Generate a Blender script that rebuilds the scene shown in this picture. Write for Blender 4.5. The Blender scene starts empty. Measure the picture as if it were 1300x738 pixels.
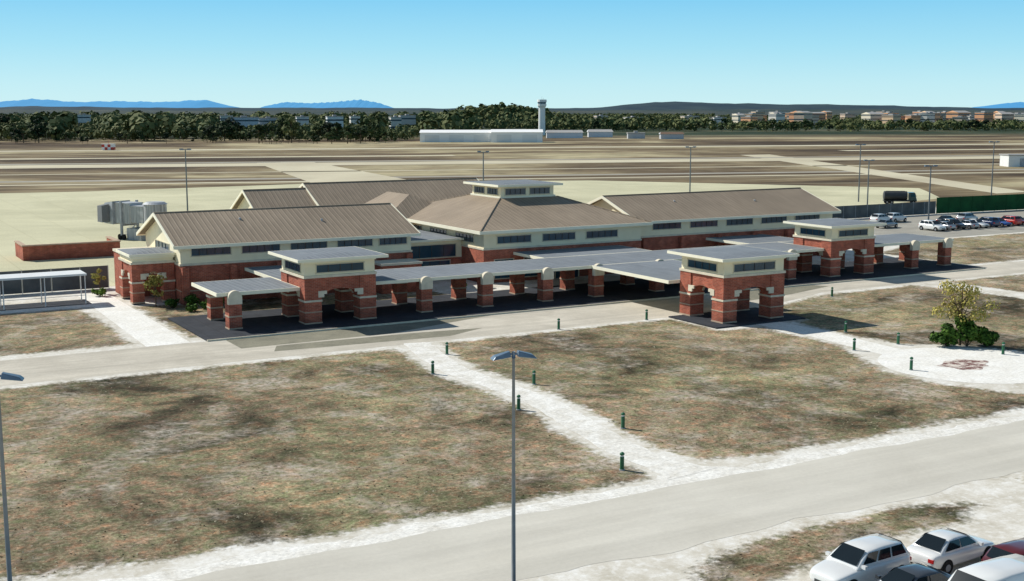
import bpy, math, random
import numpy as np
from mathutils import Vector, Matrix
random.seed(7); np.random.seed(7)
scene=bpy.context.scene
COL=scene.collection
# ------------------------------------------------------------------ bearings
UX,UY=0.8675,0.4975
def W(X,Y):            # metres right of / ahead of the viewpoint -> site grid
    return (X*UX+Y*UY, -X*UY+Y*UX)
VIEWROT=math.radians(-29.83)
# ------------------------------------------------------------------ materials
def new_mat(name):
    m=bpy.data.materials.new(name); m.use_nodes=True
    nt=m.node_tree; b=nt.nodes['Principled BSDF']
    return m,nt,b
def N(nt,t,**kw):
    n=nt.nodes.new(t)
    for k,v in kw.items(): setattr(n,k,v)
    return n
def noise(nt,vec,scale,detail=4,rough=0.55,dist=0.0):
    n=N(nt,'ShaderNodeTexNoise'); n.inputs['Scale'].default_value=scale
    n.inputs['Detail'].default_value=detail; n.inputs['Roughness'].default_value=rough
    n.inputs['Distortion'].default_value=dist
    nt.links.new(vec,n.inputs['Vector']); return n.outputs['Fac']
def ramp(nt,fac,stops):
    r=N(nt,'ShaderNodeValToRGB'); cr=r.color_ramp
    while len(cr.elements)<len(stops): cr.elements.new(0.5)
    for e,(p,c) in zip(cr.elements,stops):
        e.position=p; e.color=(c[0],c[1],c[2],1) if not isinstance(c,(int,float)) else (c,c,c,1)
    nt.links.new(fac,r.inputs[0]); return r.outputs[0]
def mix(nt,fac,a,b,mode='MIX'):
    m=N(nt,'ShaderNodeMix',data_type='RGBA',blend_type=mode)
    for s,v in ((m.inputs[0],fac),(m.inputs[6],a),(m.inputs[7],b)):
        if isinstance(v,bpy.types.NodeSocket): nt.links.new(v,s)
        elif isinstance(v,(int,float)):
            s.default_value=v if s==m.inputs[0] else (v,v,v,1)
        else: s.default_value=(v[0],v[1],v[2],1)
    return m.outputs[2]
def mth(nt,op,a,b=None,c=None):
    m=N(nt,'ShaderNodeMath',operation=op)
    for i,v in enumerate((a,b,c)):
        if v is None: continue
        if isinstance(v,bpy.types.NodeSocket): nt.links.new(v,m.inputs[i])
        else: m.inputs[i].default_value=v
    return m.outputs[0]
def objco(nt):
    return N(nt,'ShaderNodeTexCoord').outputs['Object']
def bump(nt,b,h,strength=0.3,dist=0.05):
    bn=N(nt,'ShaderNodeBump'); bn.inputs['Strength'].default_value=strength; bn.inputs['Distance'].default_value=dist
    nt.links.new(h,bn.inputs['Height']); nt.links.new(bn.outputs[0],b.inputs['Normal'])
def basic(name,c1,c2=None,scale=1.0,rough=0.8,metal=0.0,bmp=0.0,detail=5,coat=0,emis=None):
    m,nt,b=new_mat(name)
    if c2 is None: c2=tuple(x*0.8 for x in c1)
    co=objco(nt)
    f=noise(nt,co,scale,detail)
    col=ramp(nt,f,[(0.3,c2),(0.7,c1)])
    nt.links.new(col,b.inputs['Base Color'])
    b.inputs['Roughness'].default_value=rough; b.inputs['Metallic'].default_value=metal
    if rough>=.8: b.inputs['Specular IOR Level'].default_value=.2
    if coat: b.inputs['Coat Weight'].default_value=coat; b.inputs['Coat Roughness'].default_value=0.06
    if emis:
        b.inputs['Emission Color'].default_value=(*emis[0],1); b.inputs['Emission Strength'].default_value=emis[1]
    if bmp: bump(nt,b,noise(nt,co,scale*8,3),bmp)
    return m
def brick_mat():
    m,nt,b=new_mat('red_brick')
    co=objco(nt); sp=N(nt,'ShaderNodeSeparateXYZ'); nt.links.new(co,sp.inputs[0])
    s=mth(nt,'ADD',sp.outputs[0],sp.outputs[1])
    cb=N(nt,'ShaderNodeCombineXYZ'); nt.links.new(s,cb.inputs[0]); nt.links.new(sp.outputs[2],cb.inputs[1])
    t=N(nt,'ShaderNodeTexBrick'); nt.links.new(cb.outputs[0],t.inputs['Vector'])
    t.inputs['Scale'].default_value=1; t.inputs['Brick Width'].default_value=0.42; t.inputs['Row Height'].default_value=0.14
    t.inputs['Mortar Size'].default_value=0.012
    t.inputs['Color1'].default_value=(0.52,0.135,0.078,1); t.inputs['Color2'].default_value=(0.34,0.085,0.055,1)
    t.inputs['Mortar'].default_value=(0.46,0.27,0.19,1)
    n=ramp(nt,noise(nt,co,1.1,5),[(0.25,0.62),(0.75,1.2)])
    c=mix(nt,1.0,t.outputs[0],n,'MULTIPLY')
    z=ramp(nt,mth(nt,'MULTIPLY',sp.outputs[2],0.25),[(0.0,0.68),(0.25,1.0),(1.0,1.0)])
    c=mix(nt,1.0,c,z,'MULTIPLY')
    nt.links.new(c,b.inputs['Base Color']); b.inputs['Roughness'].default_value=0.9; b.inputs['Specular IOR Level'].default_value=.2
    bump(nt,b,t.outputs['Fac'],0.2,-0.02)
    return m
def seam_mat(name,axis,c1,c2,period=0.6,hi=1.35,streak=0.4):
    m,nt,b=new_mat(name)
    co=objco(nt); sp=N(nt,'ShaderNodeSeparateXYZ'); nt.links.new(co,sp.inputs[0])
    x=sp.outputs[axis]
    fr=mth(nt,'FRACT',mth(nt,'DIVIDE',x,period))
    tri=mth(nt,'ABSOLUTE',mth(nt,'SUBTRACT',fr,0.5))
    line=ramp(nt,tri,[(0.0,1.0),(0.07,1.0),(0.13,0.0),(1.0,0.0)])
    dk=ramp(nt,mth(nt,'ABSOLUTE',mth(nt,'SUBTRACT',fr,0.68)),[(0.0,1.0),(0.06,1.0),(0.12,0.0),(1.0,0.0)])
    mp=N(nt,'ShaderNodeMapping'); nt.links.new(co,mp.inputs[0])
    sc=[0.25,0.25,0.25]; sc[axis]=1.8; mp.inputs['Scale'].default_value=sc
    f=noise(nt,mp.outputs[0],1.2,6)
    col=ramp(nt,f,[(0.3,c2),(0.7,c1)])
    col=mix(nt,0.7,col,ramp(nt,noise(nt,co,0.15,6,.65),[(0.3,0.75),(0.7,1.2)]),'MULTIPLY')
    col=mix(nt,mth(nt,'MULTIPLY',line,streak),col,tuple(min(1,x*hi) for x in c1))
    col=mix(nt,mth(nt,'MULTIPLY',dk,streak),col,tuple(x*0.5 for x in c2))
    nt.links.new(col,b.inputs['Base Color']); b.inputs['Roughness'].default_value=0.65; b.inputs['Specular IOR Level'].default_value=.25
    bump(nt,b,line,0.35,0.05)
    return m
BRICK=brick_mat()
CREAM=basic('cream_stucco',(0.96,0.87,0.63),(0.89,0.80,0.57),0.8,0.85)
STONE=basic('cast_stone',(0.80,0.72,0.56),(0.64,0.57,0.44),1.5,0.85)
BAND=basic('buff_brick_band',(0.56,0.42,0.31),(0.44,0.32,0.23),2.5,0.9)
TRIM=basic('pale_trim',(0.96,0.91,0.72),(0.89,0.84,0.66),0.6,0.8)
ROOFX=seam_mat('tan_metal_roof_x',0,(0.365,0.285,0.205),(0.28,0.218,0.155),streak=.5)
ROOFY=seam_mat('tan_metal_roof_y',1,(0.365,0.285,0.205),(0.28,0.218,0.155),streak=.5)
FLATX=seam_mat('grey_metal_roof_x',0,(0.25,0.27,0.29),(0.18,0.197,0.215),0.6)
FLATY=seam_mat('grey_metal_roof_y',1,(0.25,0.27,0.29),(0.18,0.197,0.215),0.6)
SOFF=basic('soffit',(0.22,0.19,0.14),None,1,0.9)
GLASS=basic('dark_glass',(0.03,0.085,0.125),(0.018,0.05,0.078),0.3,0.12)
FRAME=basic('window_frame',(0.66,0.60,0.45),None,1,0.5)
DARKF=basic('dark_frame',(0.05,0.05,0.05),None,1,0.5)
WHITE=basic('white_paint',(0.82,0.82,0.80),(0.74,0.74,0.72),0.5,0.5)
GALV=basic('galvanised_steel',(0.48,0.50,0.52),(0.30,0.32,0.34),1.0,0.6,0.1)
CORR=seam_mat('corrugated_grey',0,(0.56,0.57,0.56),(0.30,0.31,0.32),0.45,1.2,.5)
LAMPGREY=basic('lamp_grey',(0.16,0.22,0.29),(0.11,0.16,0.21),2,0.35,0.2)
POLE=basic('pole_grey',(0.20,0.22,0.23),(0.14,0.155,0.165),2,0.5,0.3)
GREENP=basic('green_paint',(0.015,0.15,0.06),(0.01,0.09,0.04),2,0.45)
GREENF=basic('green_fence_paint',(0.015,0.10,0.03),(0.008,0.055,0.018),0.4,0.8)
GREYF=basic('grey_fence_sheet',(0.15,0.16,0.16),(0.08,0.088,0.09),0.5,0.8)
LENS=basic('lamp_lens',(0.7,0.72,0.7),None,2,0.2)
RUB=basic('rubber',(0.02,0.02,0.02),None,5,0.8)
BELL=basic('bellows_grey',(0.20,0.21,0.22),None,5,0.8)
RIM=basic('wheel_rim',(0.5,0.5,0.52),None,5,0.3,0.8)
BARK=basic('bark',(0.15,0.11,0.07),(0.08,0.06,0.04),6,0.95)
REDL=basic('red_lens',(0.5,0.02,0.02),None,5,0.2)
DKTANK=basic('dark_tank_paint',(0.05,0.055,0.06),(0.03,0.033,0.036),.8,.6)
def leaf_mat(name,cols,scale=0.6,obj_rand=0.35):
    m,nt,b=new_mat(name)
    geo=N(nt,'ShaderNodeNewGeometry')
    f=noise(nt,geo.outputs['Position'],scale,3,0.6)
    oi=N(nt,'ShaderNodeObjectInfo').outputs['Random']
    f=mth(nt,'ADD',f,mth(nt,'MULTIPLY',mth(nt,'SUBTRACT',oi,0.5),obj_rand))
    isl=geo.outputs['Random Per Island']
    f=mth(nt,'ADD',f,mth(nt,'MULTIPLY',mth(nt,'SUBTRACT',isl,0.5),0.35))
    c=ramp(nt,f,[(0.25+0.5*i/(len(cols)-1),c) for i,c in enumerate(cols)])
    nt.links.new(c,b.inputs['Base Color']); b.inputs['Roughness'].default_value=0.8; b.inputs['Specular IOR Level'].default_value=0.15
    return m
LEAFD=leaf_mat('dark_tree_leaves',[(0.008,0.019,0.010),(0.022,0.042,0.017),(0.05,0.082,0.028),(0.13,0.145,0.055)],0.03,.6)
LEAFB=leaf_mat('bush_leaves',[(0.02,0.05,0.008),(0.06,0.13,0.018),(0.15,0.23,0.04)],1.2)
LEAFO=leaf_mat('autumn_leaves',[(0.20,0.16,0.04),(0.36,0.33,0.08),(0.52,0.42,0.14)],1.5)
DRYG=leaf_mat('dry_grass_blades',[(0.20,0.16,0.10),(0.32,0.27,0.18),(0.46,0.41,0.30)],0.35)
# ------------------------------------------------------------------ mesh builder
class MB:
    def __init__(s): s.v=[]; s.f=[]; s.m=[]; s.mats=[]
    def mi(s,mat):
        if mat not in s.mats: s.mats.append(mat)
        return s.mats.index(mat)
    def face(s,pts,mat):
        n=len(s.v); s.v+= [tuple(p) for p in pts]; s.f.append(tuple(range(n,n+len(pts)))); s.m.append(s.mi(mat))
    def box(s,x0,x1,y0,y1,z0,z1,mat,top=None):
        n=len(s.v)
        s.v+=[(x0,y0,z0),(x1,y0,z0),(x1,y1,z0),(x0,y1,z0),(x0,y0,z1),(x1,y0,z1),(x1,y1,z1),(x0,y1,z1)]
        q=[(0,3,2,1),(4,5,6,7),(0,1,5,4),(1,2,6,5),(2,3,7,6),(3,0,4,7)]
        i=s.mi(mat); t=s.mi(top) if top else i
        for k,a in enumerate(q):
            s.f.append(tuple(n+b for b in a)); s.m.append(t if k==1 else i)
    def hexa(s,P,mat):
        n=len(s.v); s.v+=[tuple(p) for p in P]; i=s.mi(mat)
        for a in [(0,3,2,1),(4,5,6,7),(0,1,5,4),(1,2,6,5),(2,3,7,6),(3,0,4,7)]:
            s.f.append(tuple(n+b for b in a)); s.m.append(i)
    def tube(s,p,q,r0,r1,n,mat,caps=True):
        p=Vector(p); q=Vector(q); d=(q-p).normalized()
        a=Vector((0,0,1)) if abs(d.z)<0.9 else Vector((1,0,0))
        e=d.cross(a).normalized(); g=d.cross(e).normalized()
        b=len(s.v); i=s.mi(mat)
        for c,r in ((p,r0),(q,r1)):
            for k in range(n):
                t=2*math.pi*k/n; s.v.append(tuple(c+e*math.cos(t)*r+g*math.sin(t)*r))
        for k in range(n):
            s.f.append((b+k,b+(k+1)%n,b+n+(k+1)%n,b+n+k)); s.m.append(i)
        if caps:
            s.f.append(tuple(b+k for k in range(n))); s.m.append(i)
            s.f.append(tuple(b+n+k for k in reversed(range(n)))); s.m.append(i)
    def obj(s,name,parent=None,org=(0,0,0),smooth=False,label=None):
        me=bpy.data.meshes.new(name)
        vv=[(a-org[0],b-org[1],c-org[2]) for a,b,c in s.v]
        me.from_pydata(vv,[],s.f)
        for m in s.mats: me.materials.append(m)
        me.polygons.foreach_set('material_index',s.m)
        if smooth: me.polygons.foreach_set('use_smooth',[True]*len(s.f))
        me.update()
        o=bpy.data.objects.new(name,me); COL.objects.link(o)
        if parent: o.parent=parent
        else: o.location=org
        if label: o['label']=label
        return o
class PM:
    def __init__(s,name,parent,org): s.n=name; s.p=parent; s.o=org
    def box(s,*a):
        m=MB(); m.box(*a); return m.obj(s.n,s.p,s.o)
def thing(name,loc,label,cat,group=None):
    e=bpy.data.objects.new(name,None); e.location=loc; COL.objects.link(e)
    e.empty_display_size=0.5
    e['label']=label; e['category']=cat
    if group: e['group']=group
    return e
def structure(o,label,cat):
    o['kind']='structure'; o['label']=label; o['category']=cat
def copy_tree(root,loc,rot=None,scale=None,label=None):
    def rec(src,dst):
        for c in src.children:
            k=c.copy(); COL.objects.link(k); k.parent=dst
            rec(c,k)
    r=root.copy(); COL.objects.link(r); r.location=loc
    if rot is not None: r.rotation_euler=(0,0,rot)
    if scale is not None: r.scale=(scale,)*3 if isinstance(scale,(int,float)) else scale
    if label: r['label']=label
    rec(root,r)
    return r
# ------------------------------------------------------------------ GROUND
def ribbon(pts,w):
    P=[Vector((p[0],p[1])) for p in pts]
    L=[];R=[]
    for i,p in enumerate(P):
        a=P[max(0,i-1)]; b=P[min(len(P)-1,i+1)]
        t=(b-a).normalized(); n=Vector((-t.y,t.x))
        ww=w[i] if isinstance(w,(list,tuple)) else w
        L.append(p+n*ww/2); R.append(p-n*ww/2)
    return L,R
def smooth_line(pts,n=8):
    out=[]
    P=[Vector(p) for p in pts]
    for i in range(len(P)-1):
        p0=P[max(0,i-1)];p1=P[i];p2=P[i+1];p3=P[min(len(P)-1,i+2)]
        for k in range(n):
            t=k/n
            out.append(0.5*((2*p1)+(-p0+p2)*t+(2*p0-5*p1+4*p2-p3)*t*t+(-p0+3*p1-3*p2+p3)*t**3))
    out.append(P[-1]); return out
path1=smooth_line([(45.0,95.2),(43.6,89),(42.7,83),(43.1,76),(43.0,70),(41.8,63),(41.1,57),(41.6,52.3)])
path2=smooth_line([(78.2,88),(78.4,82),(78.0,76),(77.6,71)])
G=[]
l1,r1=ribbon(path1,4.0)
left_edge=[p for p in r1]; right_edge=[p for p in l1]
if left_edge[20].x>right_edge[20].x: left_edge,right_edge=right_edge,left_edge
G.append([(-90,94.2)]+[(p.x,p.y) for p in left_edge if 54.6<p.y<93.8]+[(38.9,53.0),(33,52.9),(18,53.3),(5,54.6),(-90,57)])
G.append([(p.x,p.y) for p in right_edge if 55.3<p.y<93.8]+[(44.3,54.2),(48,53.3),(60,53.2),(76,53.2),(73.5,57.5),(71.4,62),(71.4,67),(73.5,71),(75.9,76),(76.2,86),(71.7,87.0),(71.5,94.0),(60,94.0)])
G.append([(83.0,94.0),(95,98.2),(110,98.8),(112,92),(112.5,80),(111,62),(98,58),(88.5,61),(87.6,66),(85,71.3),(81,73.5),(80.6,80),(80.6,87),(83,87)])
G.append([(116,98.8),(220,98.8),(220,60),(117,60)])
G.append([(131,108.8),(240,108.8),(240,133),(150,133),(131,124)])
G.append([(-60,107),(23.3,107),(23.6,116),(23.2,129),(-60,129)])
G.append([(28.6,107.6),(31,107),(31,118),(39,118),(60,118.5),(60,126.6),(33,126.6),(28.4,127.5)])
G.append([(90,54.0),(76,54.0),(80,55.8),(86,57.5),(96,57),(120,56),(120,54)])
G.append([(30.5,38.3),(33,41.2),(38,42.3),(47,42.4),(51,41.0),(48,39.4),(42,39.8),(38,39.2),(34,37.8)])
G.append([(56,42.6),(90,42.6),(90,36),(62,38.5)])
def sdist(X,Y,poly):
    P=np.array([(p[0],p[1]) for p in poly],float); n=len(P)
    d=np.full(X.shape,1e9); inside=np.zeros(X.shape,bool)
    for i in range(n):
        a=P[i]; b=P[(i+1)%n]; e=b-a; L=max(1e-9,(e**2).sum())
        t=np.clip(((X-a[0])*e[0]+(Y-a[1])*e[1])/L,0,1)
        d=np.minimum(d,np.hypot(X-a[0]-t*e[0],Y-a[1]-t*e[1]))
        c=((a[1]>Y)!=(b[1]>Y))
        with np.errstate(divide='ignore',invalid='ignore'):
            xi=(b[0]-a[0])*(Y-a[1])/(b[1]-a[1]+1e-12)+a[0]
        inside^=(c&(X<xi))
    return np.where(inside,-d,d)
us=np.concatenate([[-30000,-12000,-5000,-2000,-1000,-500,-250,-120],np.arange(-62,162,0.7),[165,180,200,230,270,320,400,520,700,1000,1500,2500,5000,12000,30000]])
vs=np.concatenate([[-30000,-8000,-2000,-500,-100,0,15],np.arange(24,142,0.7),[143,146,152,160,170,182,195,210,220,228,236,246,260,300,360,450,600,800,1100,1500,2200,3500,6000,12000,30000]])
UU,VV=np.meshgrid(us,vs)
sd=np.full(UU.shape,9.0)
for p in G: sd=np.minimum(sd,sdist(UU,VV,p))
sd=np.clip(sd,-4,4)
nu,nv=len(us),len(vs)
verts=[(float(a),float(b),0.0) for a,b in zip(UU.ravel(),VV.ravel())]
faces=[(j*nu+i,j*nu+i+1,(j+1)*nu+i+1,(j+1)*nu+i) for j in range(nv-1) for i in range(nu-1)]
me=bpy.data.meshes.new('ground'); me.from_pydata(verts,[],faces)
at=me.attributes.new('grass_distance','FLOAT','POINT'); at.data.foreach_set('value',sd.ravel().astype(np.float32))
m,nt,b=new_mat('ground_soil_and_grass')
geo=N(nt,'ShaderNodeNewGeometry'); pos=geo.outputs['Position']
A=N(nt,'ShaderNodeAttribute',attribute_name='grass_distance').outputs['Fac']
n1=noise(nt,pos,0.35,6,0.6); n2=noise(nt,pos,2.2,5,0.6); n3=noise(nt,pos,3.8,7,0.85); nL=noise(nt,pos,0.08,8,0.66,1.0)
soil=ramp(nt,n1,[(0.3,(0.52,0.475,0.385)),(0.5,(0.70,0.66,0.58)),(0.7,(0.87,0.85,0.80))])
soil=mix(nt,ramp(nt,n3,[(0.42,0.0),(0.70,0.55)]),soil,(0.42,0.37,0.28))
soil=mix(nt,ramp(nt,n2,[(0.5,0.0),(0.75,0.7)]),soil,(0.90,0.89,0.86))
g1=ramp(nt,n3,[(0.24,(0.040,0.034,0.022)),(0.38,(0.13,0.106,0.070)),(0.51,(0.255,0.208,0.142)),(0.68,(0.54,0.465,0.36))])
g2=ramp(nt,noise(nt,pos,1.1,7,0.75),[(0.33,(0.66,0.86,0.56)),(0.45,(0.90,0.97,0.80)),(0.53,(1.08,0.96,0.86)),(0.66,(1.55,0.98,0.78))])
gr=mix(nt,0.9,g1,g2,'MULTIPLY')
dark=ramp(nt,nL,[(0.34,0.22),(0.41,0.52),(0.48,0.92),(0.55,1.12),(0.66,1.5)])
gr=mix(nt,1.0,gr,dark,'MULTIPLY')
md=ramp(nt,noise(nt,pos,0.55,8,0.76,0.6),[(0.34,0.48),(0.5,1.0),(0.66,1.5)])
gr=mix(nt,0.9,gr,md,'MULTIPLY')
gr=mix(nt,ramp(nt,noise(nt,pos,0.06,4,0.5,0.3),[(0.42,0.0),(0.62,0.5)]),gr,mix(nt,1.0,gr,(0.80,0.95,0.80),'MULTIPLY'))
pl=ramp(nt,noise(nt,pos,0.17,8,0.76,0.4),[(0.50,0.0),(0.64,0.75)])
gr=mix(nt,mth(nt,'MULTIPLY',pl,ramp(nt,n2,[(0.38,0.08),(0.6,1.0)])),gr,(0.60,0.54,0.46))
e=mth(nt,'ADD',A,mth(nt,'MULTIPLY',mth(nt,'SUBTRACT',n1,0.5),1.8))
e=mth(nt,'ADD',e,mth(nt,'MULTIPLY',mth(nt,'SUBTRACT',n2,0.5),2.0))
mp=N(nt,'ShaderNodeMapRange',interpolation_type='SMOOTHSTEP'); nt.links.new(e,mp.inputs[0])
mp.inputs[1].default_value=-0.5; mp.inputs[2].default_value=0.5; mp.inputs[3].default_value=1; mp.inputs[4].default_value=0
near=mix(nt,mp.outputs[0],soil,gr)
mpp=N(nt,'ShaderNodeMapping'); nt.links.new(pos,mpp.inputs[0]); mpp.inputs['Rotation'].default_value=(0,0,math.radians(16.7))
def stretched(sx_,sy_,det,dist=0.0,rough=0.6):
    s_=N(nt,'ShaderNodeMapping'); nt.links.new(mpp.outputs[0],s_.inputs[0]); s_.inputs['Scale'].default_value=(sx_,sy_,1)
    return noise(nt,s_.outputs[0],1.0,det,rough,dist)
f1=stretched(0.0045,0.011,9,1.0,0.62); f2=stretched(0.06,0.09,7,0.6,.7); f3=stretched(0.0015,0.05,4)
air=ramp(nt,f1,[(0.36,(0.06,0.042,0.027)),(0.45,(0.125,0.09,0.055)),(0.52,(0.22,0.17,0.10)),(0.60,(0.42,0.36,0.22))])
air=mix(nt,0.8,air,ramp(nt,f2,[(0.3,0.55),(0.7,1.45)]),'MULTIPLY')
air=mix(nt,ramp(nt,f3,[(0.60,0.0),(0.63,0.5),(0.66,0.0)]),air,(0.44,0.38,0.25))
sq=N(nt,'ShaderNodeSeparateXYZ'); nt.links.new(mpp.outputs[0],sq.inputs[0])
fq=N(nt,'ShaderNodeMapRange',interpolation_type='SMOOTHSTEP'); nt.links.new(sq.outputs[1],fq.inputs[0]); fq.inputs[1].default_value=222; fq.inputs[2].default_value=234
c=mix(nt,fq.outputs[0],near,air)
ff=N(nt,'ShaderNodeMapRange',interpolation_type='SMOOTHSTEP'); nt.links.new(sq.outputs[1],ff.inputs[0]); ff.inputs[1].default_value=820; ff.inputs[2].default_value=1000
c=mix(nt,ff.outputs[0],c,ramp(nt,noise(nt,pos,0.006,6),[(0.35,(0.018,0.032,0.018)),(0.55,(0.04,0.058,0.032)),(0.68,(0.13,0.125,0.08))]))
nt.links.new(c,b.inputs['Base Color']); b.inputs['Roughness'].default_value=0.95; b.inputs['Specular IOR Level'].default_value=0.1
bump(nt,b,mth(nt,'MULTIPLY',n3,mp.outputs[0]),0.6,0.12)
me.materials.append(m)
ground=bpy.data.objects.new('ground',me); COL.objects.link(ground)
structure(ground,'dry patchy brown grass and pale soil of the airfield','ground')
# sparse low dry tufts in the nearest lawns
pu=np.random.uniform(-25,95,30000); pv=np.random.uniform(38,94,30000)
dd_=np.full(pu.shape,9.0)
for p in (G[0],G[1],G[8]): dd_=np.minimum(dd_,sdist(pu,pv,p))
keep=(dd_<0.1-np.random.rand(len(pu))*1.2)&(np.random.rand(len(pu))<np.clip(70/pv-.55,.05,1))
pu=pu[keep]; pv=pv[keep]; n_=len(pu)
an=np.random.uniform(0,6.28,n_); wd=np.random.uniform(.03,.08,n_); hh=np.random.uniform(.03,.07,n_)
lx=np.cos(an+1.57)*.12; ly=np.sin(an+1.57)*.12
V=np.stack([np.stack([pu-np.cos(an)*wd,pv-np.sin(an)*wd,np.zeros(n_)],-1),np.stack([pu+np.cos(an)*wd,pv+np.sin(an)*wd,np.zeros(n_)],-1),np.stack([pu+lx,pv+ly,hh],-1)],1).reshape(-1,3)
mg=bpy.data.meshes.new('dry_grass'); mg.from_pydata(V.tolist(),[],np.arange(len(V)).reshape(-1,3).tolist()); mg.materials.append(DRYG)
og=bpy.data.objects.new('dry_grass',mg); COL.objects.link(og); og['kind']='stuff'; og['label']='short dry tufts of straw-coloured grass on the lawns'; og['category']='grass'
def pave_mat(name,c1,c2,crack=0.5,scale=0.25,joint=0,rot=0,stain=0.0):
    m,nt,b=new_mat(name)
    geo=N(nt,'ShaderNodeNewGeometry'); pos=geo.outputs['Position']
    f=noise(nt,pos,scale,7,0.66,0.6); g=noise(nt,pos,4.0,5,0.75)
    col=ramp(nt,f,[(0.3,c2),(0.7,c1)])
    col=mix(nt,crack,col,ramp(nt,g,[(0.3,0.68),(0.7,1.22)]),'MULTIPLY')
    if stain:
        mp=N(nt,'ShaderNodeMapping'); nt.links.new(pos,mp.inputs[0]); mp.inputs['Scale'].default_value=(.03,.55,1)
        col=mix(nt,stain,col,ramp(nt,noise(nt,mp.outputs[0],1.0,5,.6),[(0.35,0.78),(0.65,1.12)]),'MULTIPLY')
    if joint:
        mp=N(nt,'ShaderNodeMapping'); nt.links.new(pos,mp.inputs[0]); mp.inputs['Rotation'].default_value=(0,0,rot)
        t=N(nt,'ShaderNodeTexBrick',offset=0.0); nt.links.new(mp.outputs[0],t.inputs['Vector'])
        t.inputs['Scale'].default_value=1; t.inputs['Brick Width'].default_value=joint; t.inputs['Row Height'].default_value=joint
        t.inputs['Mortar Size'].default_value=0.05
        t.inputs['Color1'].default_value=(1,1,1,1); t.inputs['Color2'].default_value=(0.93,0.93,0.93,1); t.inputs['Mortar'].default_value=(0.8,0.78,0.74,1)
        col=mix(nt,1.0,col,t.outputs[0],'MULTIPLY')
    nt.links.new(col,b.inputs['Base Color']); b.inputs['Roughness'].default_value=0.9; b.inputs['Specular IOR Level'].default_value=0.15
    bump(nt,b,g,0.15,0.02)
    return m
ROAD=pave_mat('road_paving',(0.66,0.605,0.505),(0.50,0.455,0.375),0.35,.25,0,0,.7)
ROADL=pave_mat('lower_road_paving',(0.66,0.625,0.545),(0.565,0.53,0.455),0.18,0.12,0,0,.45)
PATH=pave_mat('footpath_concrete',(0.93,0.91,0.86),(0.78,0.745,0.67),0.8,0.5)
VERGE=pave_mat('pale_gravel_verge',(0.93,0.91,0.86),(0.66,0.62,0.54),0.9,0.7)
PATCH=pave_mat('dark_road_patch',(0.30,0.28,0.21),(0.20,0.19,0.145),0.6,0.4)
WALK=pave_mat('shade_darkened_walk',(0.06,0.066,0.078),(0.036,0.04,0.05),0.5,0.5,1.5)  # dark paving, colour lowered further to hold the shade under the canopies
APRON=pave_mat('apron_concrete',(0.72,0.68,0.46),(0.50,0.475,0.31),0.75,0.03,7.6)
TAXI=pave_mat('taxiway',(0.68,0.62,0.45),(0.46,0.40,0.28),0.3,0.012)
RUNW=pave_mat('runway',(0.46,0.43,0.36),(0.30,0.27,0.22),0.3,0.012)
LOT=pave_mat('car_park_asphalt',(0.42,0.40,0.34),(0.30,0.28,0.24),0.4,0.2)
REDP,_nt,_b=new_mat('red_plaza_stain')
_pos=N(_nt,'ShaderNodeNewGeometry').outputs['Position']
_c=ramp(_nt,noise(_nt,_pos,1.1,6,0.75),[(0.44,(0.15,0.05,0.04)),(0.56,(0.72,0.64,0.56))])
_nt.links.new(_c,_b.inputs['Base Color']); _b.inputs['Roughness'].default_value=0.9
def sheet(name,poly,z,mat,label,cat='road'):
    mb=MB(); mb.face([(p[0],p[1],z) for p in poly],mat)
    o=mb.obj(name)
    if o.data.polygons[0].normal.z<0: o.data.flip_normals()
    structure(o,label,cat); return o
sheet('road',[(-200,95),(84,95),(97,99.8),(400,99.8),(400,107.6),(129.5,107.6),(129.5,104.8),(29.4,104.8),(29.4,104.9),(-200,104.9)],0.004,ROAD,'pale concrete drop-off road in front of the terminal')
ed=[];eb=[];ev=[]
for k in range(0,321):
    x=-60+k*.75; ed.append((x,51.0+.10*math.sin(x*.5)+.08*math.sin(x*1.3+1)+random.uniform(-.05,.05))); eb.append((x,43.4+.25*math.sin(x*.45+2)+.15*math.sin(x*1.1)+random.uniform(-.06,.06)))
    ev.append((x,52.25+.18*math.sin(x*.8)+.12*math.sin(x*2.1)+random.uniform(-.16,.16)+(1.6 if 38.6<x<44.6 else 0)*max(0,1-abs(x-41.6)/3.0)))
sheet('road',[(-200,43.4)]+eb+[(300,43.4),(300,51.0)]+ed[::-1]+[(-200,51.0)],0.008,ROADL,'wide pale access road beside the car park')
sheet('road_verge',[(-60,50.7)]+ev+[(180,50.7)],0.004,VERGE,'narrow bright gravel strip between road and lawn','verge')
for poly in ([(31,100.2),(45,100.4),(52.5,103.0),(58,104.7),(31,104.7)],[(33,97.6),(49,96.6),(53.5,98.8),(47,99.6),(34,99.9)],[(86,99.2),(93,100.5),(101,103),(100,104.7),(86,104.7)]):
    sheet('road_patch',poly,0.008,PATCH,'darker worn paving patch on the drop-off road')
def ribbon_sheet(name,pts,w,z,mat,label,jit=0.0):
    L,R=ribbon(pts,w); mb=MB()
    if jit:
        L=[p+Vector((random.uniform(-jit,jit),0)) for p in L]; R=[p+Vector((random.uniform(-jit,jit),0)) for p in R]
    for i in range(len(L)-1):
        a,b_,c_,d_=L[i],L[i+1],R[i+1],R[i]
        mb.face([(a.x,a.y,z),(d_.x,d_.y,z),(c_.x,c_.y,z),(b_.x,b_.y,z)],mat)
    o=mb.obj(name); structure(o,label,'path'); return o
pw_=[2.3+ (max(0,(i-len(path1)*.86))/(len(path1)*.14))**2*2.2 for i in range(len(path1))]
ribbon_sheet('path',path1,pw_,0.012,VERGE,'pale winding concrete footpath across the dry grass',.12)
ribbon_sheet('path',path2,3.0,0.012,PATH,'pale footpath leading from the pavilion to the plaza')
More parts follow.
